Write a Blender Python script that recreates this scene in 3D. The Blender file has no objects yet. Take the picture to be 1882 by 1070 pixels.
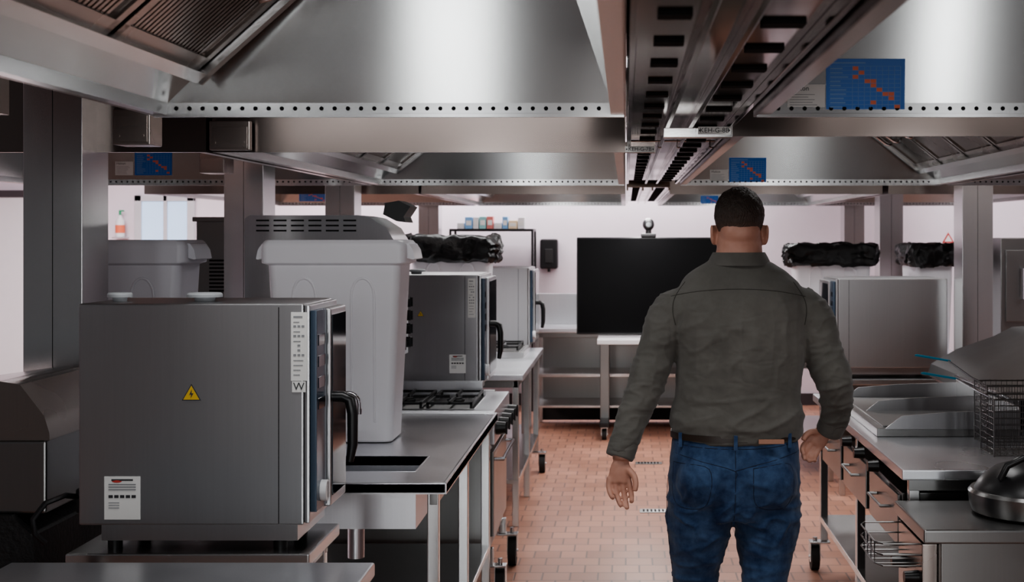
import bpy, bmesh, math, random
from mathutils import Vector, Matrix, noise
from mathutils.bvhtree import BVHTree
random.seed(3)
S=bpy.context.scene; COL=S.collection
F=2400.0; CX=1150.0; CY=432.0; H=1.72
V=Vector
# ------------------------------------------------------------------ materials
def newmat(name):
    m=bpy.data.materials.new(name); m.use_nodes=True
    nt=m.node_tree; b=nt.nodes['Principled BSDF']; return m,nt,b
def plain(name,col,rough=.5,metal=0.,var=.12,scale=8.,bump=0.,bscale=60.,spec=.5,emit=0,coat=0):
    m,nt,b=newmat(name); N=nt.nodes; L=nt.links
    b.inputs['Roughness'].default_value=rough; b.inputs['Metallic'].default_value=metal
    b.inputs['Specular IOR Level'].default_value=spec
    b.inputs['Coat Weight'].default_value=coat
    tc=N.new('ShaderNodeTexCoord'); no=N.new('ShaderNodeTexNoise'); no.inputs['Scale'].default_value=scale
    no.inputs['Detail'].default_value=4
    L.new(tc.outputs['Object'],no.inputs['Vector'])
    mx=N.new('ShaderNodeMix'); mx.data_type='RGBA'
    mx.inputs['A'].default_value=(*[c*(1-var) for c in col],1); mx.inputs['B'].default_value=(*[min(1,c*(1+var)) for c in col],1)
    L.new(no.outputs['Fac'],mx.inputs['Factor']); L.new(mx.outputs['Result'],b.inputs['Base Color'])
    if emit:
        b.inputs['Emission Color'].default_value=(*col,1); b.inputs['Emission Strength'].default_value=emit
    if bump:
        n2=N.new('ShaderNodeTexNoise'); n2.inputs['Scale'].default_value=bscale; n2.inputs['Detail'].default_value=3
        L.new(tc.outputs['Object'],n2.inputs['Vector'])
        bp=N.new('ShaderNodeBump'); bp.inputs['Strength'].default_value=bump; bp.inputs['Distance'].default_value=.01
        L.new(n2.outputs['Fac'],bp.inputs['Height']); L.new(bp.outputs['Normal'],b.inputs['Normal'])
    return m
def steel(name,col,rough=.3,aniso=.75,var=.04,smudge=.05):
    m,nt,b=newmat(name); N=nt.nodes; L=nt.links
    b.inputs['Metallic'].default_value=1; b.inputs['Anisotropic'].default_value=aniso
    g=N.new('ShaderNodeNewGeometry')
    d=N.new('ShaderNodeVectorMath'); d.operation='DOT_PRODUCT'; d.inputs[1].default_value=(.02,.07,1)
    L.new(g.outputs['Normal'],d.inputs[0])
    sc=N.new('ShaderNodeVectorMath'); sc.operation='SCALE'
    L.new(g.outputs['Normal'],sc.inputs[0]); L.new(d.outputs['Value'],sc.inputs['Scale'])
    su=N.new('ShaderNodeVectorMath'); su.operation='SUBTRACT'; su.inputs[0].default_value=(.02,.07,1)
    L.new(sc.outputs[0],su.inputs[1]); L.new(su.outputs[0],b.inputs['Tangent'])
    tc=N.new('ShaderNodeTexCoord')
    mp=N.new('ShaderNodeMapping'); mp.inputs['Scale'].default_value=(140,140,3)
    L.new(tc.outputs['Object'],mp.inputs['Vector'])
    no=N.new('ShaderNodeTexNoise'); no.inputs['Scale'].default_value=1; no.inputs['Detail'].default_value=3
    L.new(mp.outputs[0],no.inputs['Vector'])
    mx=N.new('ShaderNodeMix'); mx.data_type='RGBA'
    mx.inputs['A'].default_value=(*[c*(1-var) for c in col],1); mx.inputs['B'].default_value=(*[min(1,c*(1+var)) for c in col],1)
    L.new(no.outputs['Fac'],mx.inputs['Factor']); L.new(mx.outputs['Result'],b.inputs['Base Color'])
    n2=N.new('ShaderNodeTexNoise'); n2.inputs['Scale'].default_value=2.0; n2.inputs['Detail'].default_value=2; n2.inputs['Distortion'].default_value=.2
    L.new(tc.outputs['Object'],n2.inputs['Vector'])
    mr=N.new('ShaderNodeMapRange'); mr.inputs['From Min'].default_value=.3; mr.inputs['From Max'].default_value=.7
    mr.inputs['To Min'].default_value=rough-smudge*.5; mr.inputs['To Max'].default_value=rough+smudge
    L.new(n2.outputs['Fac'],mr.inputs['Value']); L.new(mr.outputs[0],b.inputs['Roughness'])
    return m
M={}
M['steel']=steel('brushed_stainless',(.62,.62,.62),.24,.85,smudge=.02)
M['hood']=steel('hood_stainless',(.50,.505,.50),.205,.94,smudge=.025)
M['steel_dark']=steel('dark_stainless',(.27,.268,.265),.3)
M['steel_black']=steel('blackened_stainless',(.06,.06,.062),.3)
M['steel_oven']=steel('oven_stainless',(.50,.50,.51),.30,.88,smudge=.02)
M['steel_warm']=steel('warm_stainless',(.33,.29,.27),.25,.8)
M['steel_band']=steel('fascia_stainless',(.20,.17,.158),.22,.85)
M['mirror']=steel('polished_duct_steel',(.20,.145,.12),.1,.2,smudge=.04)
M['top']=steel('worktop_stainless',(.74,.75,.78),.30,.2,smudge=.08)
M['chrome']=plain('chrome',(.6,.6,.62),.14,1,.03)
M['black']=plain('black_plastic',(.010,.010,.011),.35)
M['rubber']=plain('black_rubber',(.02,.02,.02),.7)
M['slot']=plain('dark_opening',(.006,.005,.005),.9)
M['castiron']=plain('cast_iron',(.02,.02,.021),.55,.4,bump=.3)
M['glass']=plain('dark_oven_glass',(.015,.017,.022),.06,0,spec=.8)
M['bin']=plain('light_grey_plastic',(.80,.80,.84),.42,var=.02)
M['bin2']=plain('mid_grey_plastic',(.50,.50,.54),.45,var=.03)
M['bag']=plain('black_bin_liner',(.009,.009,.010),.35,bump=.7,bscale=22,spec=.4)
M['white']=plain('white_enamel',(.75,.75,.76),.4,var=.03)
M['paper']=plain('paper_label',(.72,.72,.70),.6,var=.05)
M['ink']=plain('black_ink',(.03,.03,.035),.6)
M['greyink']=plain('grey_ink',(.25,.26,.27),.6)
M['blue']=plain('blue_sign',(.02,.16,.58),.4,var=.06)
M['bluelt']=plain('sign_line_blue',(.16,.32,.62),.5)
M['red']=plain('sign_red',(.75,.18,.09),.5)
M['redink']=plain('red_ink',(.5,.05,.04),.5)
M['yellow']=plain('warning_yellow',(.6,.39,.03),.5)
M['green']=plain('green_plastic',(.03,.3,.14),.4)
M['teal']=plain('blue_rubber_grip',(.02,.22,.34),.4)
M['wall']=plain('painted_wall',(.78,.71,.77),.6,var=.03)
M['ceil']=plain('ceiling_paint',(.5,.49,.5),.8,var=.03)
M['tv']=plain('tv_black',(.003,.003,.0035),.3,spec=.15)
M['panel']=plain('control_dark_panel',(.045,.07,.105),.2,var=.05,metal=.2)
M['pane']=plain('window_glass_day',(.45,.6,.8),.1,emit=.8,var=.1)
M['alu']=plain('painted_frame',(.55,.55,.58),.4)
M['skirt']=plain('dark_skirting',(.05,.04,.045),.5)
# floor
m,nt,b=newmat('terracotta_tiles'); N=nt.nodes; L=nt.links
tc=N.new('ShaderNodeTexCoord'); mp=N.new('ShaderNodeMapping')
br=N.new('ShaderNodeTexBrick'); br.inputs['Scale'].default_value=1; br.inputs['Brick Width'].default_value=.14; br.inputs['Row Height'].default_value=.15
br.inputs['Mortar Size'].default_value=.005; br.inputs['Mortar Smooth'].default_value=.2; br.inputs['Bias'].default_value=-.2
br.inputs['Color1'].default_value=(.46,.235,.165,1); br.inputs['Color2'].default_value=(.34,.17,.12,1); br.inputs['Mortar'].default_value=(.2,.12,.1,1)
L.new(tc.outputs['Object'],mp.inputs['Vector']); L.new(mp.outputs[0],br.inputs['Vector'])
no=N.new('ShaderNodeTexNoise'); no.inputs['Scale'].default_value=2.0; no.inputs['Detail'].default_value=6; L.new(tc.outputs['Object'],no.inputs['Vector'])
mx=N.new('ShaderNodeMix'); mx.data_type='RGBA'; mx.blend_type='MULTIPLY'; mx.inputs['Factor'].default_value=.4
L.new(br.outputs['Color'],mx.inputs['A']); L.new(no.outputs['Fac'],mx.inputs['B'])
hs=N.new('ShaderNodeHueSaturation'); hs.inputs['Value'].default_value=1.15; L.new(mx.outputs['Result'],hs.inputs['Color']); L.new(hs.outputs[0],b.inputs['Base Color'])
mr=N.new('ShaderNodeMapRange'); mr.inputs['To Min'].default_value=.25; mr.inputs['To Max'].default_value=.5; L.new(no.outputs['Fac'],mr.inputs['Value']); L.new(mr.outputs[0],b.inputs['Roughness'])
bp=N.new('ShaderNodeBump'); bp.inputs['Distance'].default_value=.002; bp.inputs['Strength'].default_value=.4; bp.invert=True
L.new(br.outputs['Fac'],bp.inputs['Height']); L.new(bp.outputs[0],b.inputs['Normal']); M['floor']=m
# skin / hair / cloth
m,nt,b=newmat('skin'); b.inputs['Roughness'].default_value=.5
b.inputs['Subsurface Weight'].default_value=.08; b.inputs['Subsurface Radius'].default_value=(.012,.005,.003)
N=nt.nodes; L=nt.links; tc=N.new('ShaderNodeTexCoord'); no=N.new('ShaderNodeTexNoise'); no.inputs['Scale'].default_value=25; L.new(tc.outputs['Object'],no.inputs['Vector'])
cr=N.new('ShaderNodeValToRGB'); cr.color_ramp.elements[0].color=(.42,.20,.14,1); cr.color_ramp.elements[1].color=(.60,.34,.26,1)
L.new(no.outputs['Fac'],cr.inputs[0]); L.new(cr.outputs[0],b.inputs['Base Color']); M['skin']=m
def cloth(name,c1,c2,scale,weave,bump,rough=.85,sheen=.15):
    m,nt,b=newmat(name); N=nt.nodes; L=nt.links; b.inputs['Roughness'].default_value=rough; b.inputs['Sheen Weight'].default_value=sheen
    b.inputs['Specular IOR Level'].default_value=.2
    tc=N.new('ShaderNodeTexCoord'); no=N.new('ShaderNodeTexNoise'); no.inputs['Scale'].default_value=scale; no.inputs['Detail'].default_value=7; no.inputs['Roughness'].default_value=.65
    L.new(tc.outputs['Object'],no.inputs['Vector'])
    cr=N.new('ShaderNodeValToRGB'); cr.color_ramp.elements[0].color=(*c1,1); cr.color_ramp.elements[1].color=(*c2,1)
    cr.color_ramp.elements[0].position=.35; cr.color_ramp.elements[1].position=.7
    L.new(no.outputs['Fac'],cr.inputs[0]); L.new(cr.outputs[0],b.inputs['Base Color'])
    n2=N.new('ShaderNodeTexNoise'); n2.inputs['Scale'].default_value=weave; L.new(tc.outputs['Object'],n2.inputs['Vector'])
    mp=N.new('ShaderNodeMapping'); mp.inputs['Scale'].default_value=(12,10,24); mp.inputs['Rotation'].default_value=(0,.5,0); L.new(tc.outputs['Object'],mp.inputs['Vector'])
    n3=N.new('ShaderNodeTexNoise'); n3.inputs['Scale'].default_value=1; n3.inputs['Detail'].default_value=1; n3.inputs['Distortion'].default_value=.8; L.new(mp.outputs[0],n3.inputs['Vector'])
    b1=N.new('ShaderNodeBump'); b1.inputs['Strength'].default_value=.3; b1.inputs['Distance'].default_value=.001; L.new(n2.outputs['Fac'],b1.inputs['Height'])
    b2=N.new('ShaderNodeBump'); b2.inputs['Strength'].default_value=bump; b2.inputs['Distance'].default_value=.010; L.new(n3.outputs['Fac'],b2.inputs['Height'])
    L.new(b1.outputs[0],b2.inputs['Normal']); L.new(b2.outputs[0],b.inputs['Normal']); return m
M['shirt']=cloth('olive_grey_cotton',(.098,.094,.085),(.138,.133,.121),6,500,.45)
M['shirt_seam']=cloth('shirt_seam',(.045,.043,.037),(.055,.052,.045),6,500,.1)
M['jeans']=cloth('blue_denim',(.014,.032,.085),(.06,.11,.21),14,700,.35)
M['thread']=plain('denim_thread',(.014,.02,.045),.8)
M['leather']=plain('brown_leather',(.03,.02,.015),.4)
M['patch']=plain('tan_leather_patch',(.35,.18,.12),.5)
m,nt,b=newmat('dark_brown_hair'); N=nt.nodes; L=nt.links; b.inputs['Roughness'].default_value=.6
tc=N.new('ShaderNodeTexCoord'); sp=N.new('ShaderNodeSeparateXYZ'); L.new(tc.outputs['Object'],sp.inputs[0])
mpp=N.new('ShaderNodeMapping'); mpp.inputs['Scale'].default_value=(1,1,.35); L.new(tc.outputs['Object'],mpp.inputs['Vector'])
no=N.new('ShaderNodeTexNoise'); no.inputs['Scale'].default_value=260; L.new(mpp.outputs[0],no.inputs['Vector'])
mr=N.new('ShaderNodeMapRange'); mr.inputs['From Min'].default_value=-.105; mr.inputs['From Max'].default_value=.07
L.new(sp.outputs['Z'],mr.inputs['Value'])
ad=N.new('ShaderNodeMath'); ad.operation='MULTIPLY_ADD'; ad.inputs[1].default_value=.35; L.new(no.outputs['Fac'],ad.inputs[0])
sb=N.new('ShaderNodeMath'); sb.operation='SUBTRACT'; sb.inputs[1].default_value=.175; L.new(mr.outputs[0],sb.inputs[0]); L.new(sb.outputs[0],ad.inputs[2])
cr=N.new('ShaderNodeValToRGB'); cr.color_ramp.elements[0].color=(.33,.18,.135,1); cr.color_ramp.elements[1].color=(.034,.023,.018,1); cr.color_ramp.elements[1].position=.8
e=cr.color_ramp.elements.new(.22); e.color=(.15,.088,.066,1)
e=cr.color_ramp.elements.new(.48); e.color=(.06,.039,.03,1)
L.new(ad.outputs[0],cr.inputs[0]); L.new(cr.outputs[0],b.inputs['Base Color'])
bp=N.new('ShaderNodeBump'); bp.inputs['Strength'].default_value=1; bp.inputs['Distance'].default_value=.006; L.new(no.outputs['Fac'],bp.inputs['Height']); L.new(bp.outputs[0],b.inputs['Normal'])
M['hair']=m
# ------------------------------------------------------------------ mesh helpers
def nb(): return bmesh.new()
def setmi(bm,n0,mi):
    bm.faces.ensure_lookup_table()
    for i in range(n0,len(bm.faces)): bm.faces[i].material_index=mi
def bx(bm,x0,x1,y0,y1,z0,z1,bev=.002,mi=0):
    n0=len(bm.faces)
    if bev<=0 or min(abs(x1-x0),abs(y1-y0),abs(z1-z0))<bev*2.5:
        vs=[bm.verts.new((x,y,z)) for x in(x0,x1) for y in(y0,y1) for z in(z0,z1)]
        for f in((0,1,3,2),(4,6,7,5),(0,4,5,1),(2,3,7,6),(0,2,6,4),(1,5,7,3)):
            bm.faces.new([vs[i] for i in f])
    else:
        t=bmesh.new(); bmesh.ops.create_cube(t,size=1)
        for v in t.verts: v.co=V(((x0+x1)/2+v.co.x*(x1-x0),(y0+y1)/2+v.co.y*(y1-y0),(z0+z1)/2+v.co.z*(z1-z0)))
        bmesh.ops.bevel(t,geom=t.edges[:],offset=bev,segments=2,affect='EDGES',profile=.5)
        me=bpy.data.meshes.new('t'); t.to_mesh(me); t.free(); bm.from_mesh(me); bpy.data.meshes.remove(me)
    setmi(bm,n0,mi)
def obox(bm,O,U,W,Nn,u0,u1,v0,v1,n0,n1,mi=0):
    k=len(bm.faces)
    vs=[bm.verts.new(O+U*u+W*v+Nn*n) for u in(u0,u1) for v in(v0,v1) for n in(n0,n1)]
    for f in((0,1,3,2),(4,6,7,5),(0,4,5,1),(2,3,7,6),(0,2,6,4),(1,5,7,3)): bm.faces.new([vs[i] for i in f])
    setmi(bm,k,mi)
def quad(bm,pts,mi=0):
    f=bm.faces.new([bm.verts.new(p) for p in pts]); f.material_index=mi
def prism(bm,prof,axis,a0,a1,mi=0):
    k=len(bm.faces)
    def mk(p,a): return {'x':(a,p[0],p[1]),'y':(p[0],a,p[1]),'z':(p[0],p[1],a)}[axis]
    A=[bm.verts.new(mk(p,a0)) for p in prof]; B=[bm.verts.new(mk(p,a1)) for p in prof]; n=len(prof)
    bm.faces.new(A[::-1]); bm.faces.new(B)
    for i in range(n): bm.faces.new([A[i],A[(i+1)%n],B[(i+1)%n],B[i]])
    setmi(bm,k,mi)
def frame(T):
    T=T.normalized(); r=V((0,0,1)) if abs(T.z)<.9 else V((1,0,0))
    a=T.cross(r).normalized(); return a,T.cross(a).normalized()
def cyl(bm,p0,p1,r0,r1=None,seg=20,mi=0):
    k=len(bm.faces); r1=r0 if r1 is None else r1; p0=V(p0);p1=V(p1); a,b=frame(p1-p0)
    A=[];B=[]
    for i in range(seg):
        t=2*math.pi*i/seg; d=a*math.cos(t)+b*math.sin(t); A.append(bm.verts.new(p0+d*r0)); B.append(bm.verts.new(p1+d*r1))
    bm.faces.new(A[::-1]); bm.faces.new(B)
    for i in range(seg): bm.faces.new([A[i],A[(i+1)%seg],B[(i+1)%seg],B[i]])
    setmi(bm,k,mi)
def path(bm,pts,r,seg=8,mi=0,closed=False):
    k=len(bm.faces); pts=[V(p) for p in pts]; n=len(pts); rings=[]; pa=None
    for i,p in enumerate(pts):
        if closed: T=pts[(i+1)%n]-pts[i-1]
        else: T=(pts[min(i+1,n-1)]-pts[max(i-1,0)])
        T.normalize()
        if pa is None: a,b=frame(T)
        else:
            a=(pa-T*pa.dot(T))
            if a.length<1e-5: a,b=frame(T)
            a.normalize(); b=T.cross(a)
        pa=a; rr=r[i] if isinstance(r,(list,tuple)) else r
        rings.append([bm.verts.new(p+(a*math.cos(2*math.pi*j/seg)+b*math.sin(2*math.pi*j/seg))*rr) for j in range(seg)])
    m=n if closed else n-1
    for i in range(m):
        A=rings[i];B=rings[(i+1)%n]
        for j in range(seg): bm.faces.new([A[j],A[(j+1)%seg],B[(j+1)%seg],B[j]])
    if not closed: bm.faces.new(rings[0][::-1]); bm.faces.new(rings[-1])
    setmi(bm,k,mi)
def cat(pts,sub):
    out=[]; n=len(pts)
    for i in range(n-1):
        p0=pts[max(i-1,0)];p1=pts[i];p2=pts[i+1];p3=pts[min(i+2,n-1)]
        for k in range(sub):
            t=k/sub
            out.append([.5*((2*b)+(-a+c)*t+(2*a-5*b+4*c-d)*t*t+(-a+3*b-3*c+d)*t**3) for a,b,c,d in zip(p0,p1,p2,p3)])
    out.append(list(pts[-1])); return out
def tube(bm,secs,seg=24,sub=4,ref=(1,0,0),mi=0,pw=1.0):
    """secs: (x,y,z,ra,rb)"""
    k=len(bm.faces); ss=cat([tuple(map(float,s)) for s in secs],sub); n=len(ss); rings=[]
    for i,s in enumerate(ss):
        T=V(ss[min(i+1,n-1)][:3])-V(ss[max(i-1,0)][:3]); T.normalize(); a=V(ref)-T*V(ref).dot(T); a.normalize(); b=T.cross(a)
        ring=[]
        for j in range(seg):
            t=2*math.pi*j/seg; c=math.cos(t);d=math.sin(t)
            c=math.copysign(abs(c)**pw,c); d=math.copysign(abs(d)**pw,d)
            ring.append(bm.verts.new(V(s[:3])+a*c*s[3]+b*d*s[4]))
        rings.append(ring)
    for i in range(n-1):
        for j in range(seg): bm.faces.new([rings[i][j],rings[i][(j+1)%seg],rings[i+1][(j+1)%seg],rings[i+1][j]])
    bm.faces.new(rings[0][::-1]); bm.faces.new(rings[-1]); setmi(bm,k,mi)
def ell(bm,c,r,mi=0,seg=24,rot=None):
    k=len(bm.faces); g=bmesh.ops.create_uvsphere(bm,u_segments=seg,v_segments=seg//2,radius=1)
    for v in g['verts']:
        q=V((v.co.x*r[0],v.co.y*r[1],v.co.z*r[2]))
        if rot: q=rot@q
        v.co=q+V(c)
    setmi(bm,k,mi)
def lathe(bm,prof,c,seg=32,mi=0,ex=1,ey=1):
    k=len(bm.faces); rings=[]
    for r,z in prof: rings.append([bm.verts.new((c[0]+r*ex*math.cos(2*math.pi*j/seg),c[1]+r*ey*math.sin(2*math.pi*j/seg),c[2]+z)) for j in range(seg)])
    for i in range(len(rings)-1):
        for j in range(seg): bm.faces.new([rings[i][j],rings[i][(j+1)%seg],rings[i+1][(j+1)%seg],rings[i+1][j]])
    if prof[0][0]>1e-4: bm.faces.new(rings[0][::-1])
    if prof[-1][0]>1e-4: bm.faces.new(rings[-1])
    setmi(bm,k,mi)
def rloft(bm,cx,cy,secs,seg=12,mi=0,jit=0,cap1=False,flat=1):
    """secs (z,hx,hy,r) rounded rects"""
    k=len(bm.faces); rings=[]
    for (z,hx,hy,r) in secs:
        pts=[]
        for q,(sx,sy) in enumerate(((1,1),(-1,1),(-1,-1),(1,-1))):
            for j in range(seg):
                t=(q+j/(seg-1))*math.pi/2
                pts.append(V((cx+sx*(hx-r)+r*math.cos(t),cy+sy*(hy-r)+r*math.sin(t),z)))
            if flat>1:
                t=(q+1)*math.pi/2; nx=((1,1),(-1,1),(-1,-1),(1,-1))[(q+1)%4]
                a=pts[-1]; b_=V((cx+nx[0]*(hx-r)+r*math.cos(t),cy+nx[1]*(hy-r)+r*math.sin(t),z))
                for e in range(1,flat): pts.append(a.lerp(b_,e/flat))
        ring=[]
        for p in pts:
            if jit:
                nn=noise.noise_vector(V((p.x*16,p.y*16,p.z*9)))*jit*1.4+noise.noise_vector(V((p.x*45,p.y*45,p.z*16)))*jit*.6; p=p+V((nn.x,nn.y,nn.z*.7))
            ring.append(bm.verts.new(p))
        rings.append(ring)
    n=len(rings[0])
    for i in range(len(rings)-1):
        for j in range(n): bm.faces.new([rings[i][j],rings[i][(j+1)%n],rings[i+1][(j+1)%n],rings[i+1][j]])
    bm.faces.new(rings[0][::-1])
    if cap1: bm.faces.new(rings[-1])
    setmi(bm,k,mi)
def text(bm,s,O,U,W,size,mi=0,align='CENTER'):
    cu=bpy.data.curves.new('t','FONT'); cu.body=s; cu.size=size; cu.align_x=align; cu.align_y='CENTER'; cu.resolution_u=3
    ob=bpy.data.objects.new('t',cu); COL.objects.link(ob)
    dg=bpy.context.evaluated_depsgraph_get(); me=bpy.data.meshes.new_from_object(ob.evaluated_get(dg))
    vs=[bm.verts.new(O+U*v.co.x+W*v.co.y) for v in me.vertices]
    for p in me.polygons:
        try: f=bm.faces.new([vs[i] for i in p.vertices]); f.material_index=mi
        except Exception: pass
    bpy.data.objects.remove(ob); bpy.data.curves.remove(cu); bpy.data.meshes.remove(me)
WO={}
def part(name,bm,mats,parent=None,label=None,cat_=None,kind=None,ang=38,recalc=True,group=None):
    if recalc: bmesh.ops.recalc_face_normals(bm,faces=bm.faces[:])
    me=bpy.data.meshes.new(name)
    co=[v.co for v in bm.verts]
    mn=V([min(c[i] for c in co) for i in range(3)]); mxx=V([max(c[i] for c in co) for i in range(3)])
    base=(mn+mxx)/2
    if parent is None: base.z=mn.z
    for v in bm.verts: v.co-=base
    bm.to_mesh(me); bm.free()
    for mt in (mats if isinstance(mats,(list,tuple)) else [mats]): me.materials.append(M[mt])
    for p in me.polygons: p.use_smooth=True
    me.set_sharp_from_angle(angle=math.radians(ang))
    ob=bpy.data.objects.new(name,me); ob.location=base; COL.objects.link(ob); WO[ob.name]=base.copy()
    if ang<90:
        wn=ob.modifiers.new('wn','WEIGHTED_NORMAL'); wn.keep_sharp=True; wn.weight=100
    if parent:
        ob.parent=parent; ob.matrix_parent_inverse=Matrix.Translation(-WO[parent.name])
    if label: ob['label']=label
    if cat_: ob['category']=cat_
    if kind: ob['kind']=kind
    if group: ob['group']=group
    return ob
def thing(name,loc,label,cat_,group=None):
    e=bpy.data.objects.new(name,None); e.empty_display_size=.1; e.location=loc; COL.objects.link(e); WO[e.name]=V(loc)
    e['label']=label; e['category']=cat_
    if group: e['group']=group
    return e
def struct(name,bm,mat): return part(name,bm,mat,kind='structure')
def P(px,py,s): return V(((px-CX)/s,F/s,H-(py-CY)/s))
X_=V((1,0,0));Y_=V((0,1,0));Z_=V((0,0,1))
# ------------------------------------------------------------------ room shell
WB=13.2; XL=-6.4; XR=4.3; ZC=2.85
bm=nb(); bx(bm,XL-.1,XR+.1,-1.5,WB+.1,-.1,0,0); fl=struct('floor',bm,'floor')
bm=nb(); bx(bm,XL,XR,WB,WB+.1,0,ZC,0); struct('wall_back',bm,'wall')
bm=nb(); bx(bm,XL-.1,XL,-1.5,WB,0,ZC,0); struct('wall_left',bm,'wall')
bm=nb(); bx(bm,XR,XR+.1,-1.5,WB,0,ZC,0); struct('wall_right',bm,'wall')
bm=nb(); bx(bm,XL,XR,-1.5,WB,ZC,ZC+.1,0); struct('ceiling',bm,'ceil')
bm=nb(); bx(bm,XL,XR,WB-.02,WB,0,.12,.004); struct('baseboard_back',bm,'skirt')
bm=nb()
for a,b_ in((-4.95,-4.88),(-4.66,-4.62),(-4.42,-4.35)): bx(bm,a,b_,WB-.05,WB,1.2,2.12,.004)
bx(bm,-4.95,-4.35,WB-.05,WB,2.06,2.12,.004); bx(bm,-4.95,-4.35,WB-.05,WB,1.2,1.26,.004)
bx(bm,-4.88,-4.42,WB-.03,WB-.005,1.26,2.06,0,1)
part('window_1',bm,['alu','pane'],kind='structure')
bm=nb(); bx(bm,-6.35,-5.45,WB-.06,WB,0,2.1,.004); bx(bm,-5.45,-5.38,WB-.08,WB,0,2.15,.004,1); bx(bm,-6.35,-5.38,WB-.08,WB,2.1,2.17,.004,1)
part('door_1',bm,['white','skirt'],kind='structure')
def drain(px,py):
    s=(py-CY)/H; p=P(px,py,s); bm=nb(); bx(bm,p.x-.1,p.x+.1,p.y-.05,p.y+.05,.0005,.005,.001)
    for i in range(7): bx(bm,p.x-.08+i*.024,p.x-.068+i*.024,p.y-.035,p.y+.035,.0045,.006,0,1)
    return part('floor_drain',bm,['steel_dark','slot'],None,'small stainless drain grate set in terracotta tile floor','drain',group='floor drain grates')
drain(1192,852); drain(1205,940)
# ------------------------------------------------------------------ hoods
ZB=2.0; ZT=2.62; GI=.035
def hood(x0,x1,y0,y1,fs,dxf,dxp,dy,label,xface=None,face_mat='steel_band'):
    hd=thing('exhaust_hood',((x0+x1)/2,(y0+y1)/2,ZB),label,'exhaust hood')
    a0,a1,b0,b1=x0+GI,x1-GI,y0+GI,y1-GI; zi=ZB+.03
    if fs<0: t0,t1=a0+dxf,a1-dxp
    else: t0,t1=a0+dxp,a1-dxf
    bm=nb(); th=.004
    A=[(a0,b0,zi),(a1,b0,zi),(a1,b1,zi),(a0,b1,zi)]; T=[(t0,b0+dy,ZT),(t1,b0+dy,ZT),(t1,b1-dy,ZT),(t0,b1-dy,ZT)]
    for i in range(4):
        j=(i+1)%4; quad(bm,[A[i],A[j],T[j],T[i]])
    quad(bm,T)
    part('canopy_lining',bm,'hood',hd,recalc=False)
    bm=nb()
    bx(bm,x0,x1,y0,y0+th,ZB,ZC-.01,0); bx(bm,x0,x1,y1-th,y1,ZB,ZC-.01,0)
    bx(bm,x0,x0+th,y0+th,y1-th,ZB,ZC-.01,0); bx(bm,x1-th,x1,y0+th,y1-th,ZB,ZC-.01,0)
    if xface: bx(bm,x1,xface,y0,y0+.05,ZB,ZB+.035,0)
    part('outer_skirt',bm,face_mat,hd)
    bm=nb()
    for (p,q,r,s_) in((x0+th,x1-th,y0+th,b0),(x0+th,x1-th,b1,y1-th),(x0+th,a0,b0,b1),(a1,x1-th,b0,b1)):
        bx(bm,p,q,r,s_,ZB+.001,ZB+.03,0)
    x=a0+.02
    while x<a1-.01:
        cyl(bm,(x,b1-.0012,ZB+.017),(x,b1+.001,ZB+.017),.0052,seg=8,mi=1); x+=.031
    bx(bm,x0+th,x1-th,b1-.01,b1,ZB-.004,ZB+.004,0)
    part('perforated_gutter',bm,['steel','slot'],hd)
    if fs<0: O=V((a0,b0,zi)); E=V((t0,b0,ZT))
    else: O=V((a1,b0,zi)); E=V((t1,b0,ZT))
    U=(E-O); Ls=U.length; U.normalize(); Nn=V((U.z,0,-U.x)) if fs<0 else V((-U.z,0,U.x))
    if Nn.z>0: Nn=-Nn
    L0=.13; y=b1-.12-b0; nfl=0; wv=.5
    while y-wv>dy*.6 and nfl<5:
        bm=nb(); u0,u1=L0,min(Ls*.85,L0+.55)
        obox(bm,O,U,Y_,Nn,u0,u1,y-wv,y,0.003,.018)
        for (a,b_,c,d) in((u0,u0+.03,y-wv,y),(u1-.03,u1,y-wv,y),(u0,u1,y-wv,y-wv+.025),(u0,u1,y-.025,y)):
            obox(bm,O,U,Y_,Nn,a,b_,c,d,.018,.028)
        k=0
        while y-wv+.045+k*.02<y-.04:
            v0=y-wv+.035+k*.02; obox(bm,O,U,Y_,Nn,u0+.03,u1-.03,v0,v0+.012,.018,.022); k+=1
        f=part('grease_filter',bm,'steel_warm',hd)
        for vv in(.16,.36):
            bm=nb(); um=(u0+u1)/2; v=y-wv+vv
            pts=[O+U*(um-.06)+Y_*v+Nn*.02,O+U*(um-.06)+Y_*v+Nn*.05,O+U*(um-.04)+Y_*v+Nn*.06,O+U*(um+.04)+Y_*v+Nn*.06,O+U*(um+.06)+Y_*v+Nn*.05,O+U*(um+.06)+Y_*v+Nn*.02]
            path(bm,pts,.006); part('handle',bm,'chrome',f,'bent chrome wire handle')
        y-=wv+.02; nfl+=1
    bm=nb(); obox(bm,O,U,Y_,Nn,L0-.03,L0,.0,b1-b0-.07,.003,.045); obox(bm,O,U,Y_,Nn,L0-.03,Ls*.9,b1-b0-.11,b1-b0-.08,.003,.045)
    part('filter_frame',bm,'steel',hd)
    return (V((0,b1,zi)),V((0,-dy,ZT-zi)).normalized(),V((0,-(ZT-zi),-dy)).normalized(),hd)
lab='stainless canopy exhaust hood with grease filters and gutter'
RX=.303
hL1=hood(-1.11,0,.6,3.1,-1,.66,.2,.12,lab+' above ovens')
hLL1=hood(-2.6,-1.44,.6,3.05,1,.6,.28,.12,lab)
hL2=hood(-1.40,-.005,4.42,7.32,-1,.75,.06,.12,lab+' above bins',xface=.10)
hLL2=hood(-3.3,-1.42,4.42,7.32,1,.7,.1,.12,lab+' by window')
hL3=hood(-1.40,0,8.95,12.4,-1,.6,.1,.12,lab)
hLL3=hood(-3.3,-1.42,8.95,12.4,1,.6,.1,.12,lab)
hR1=hood(RX,1.75,.6,3.1,1,.7,.0,.12,lab)
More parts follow.
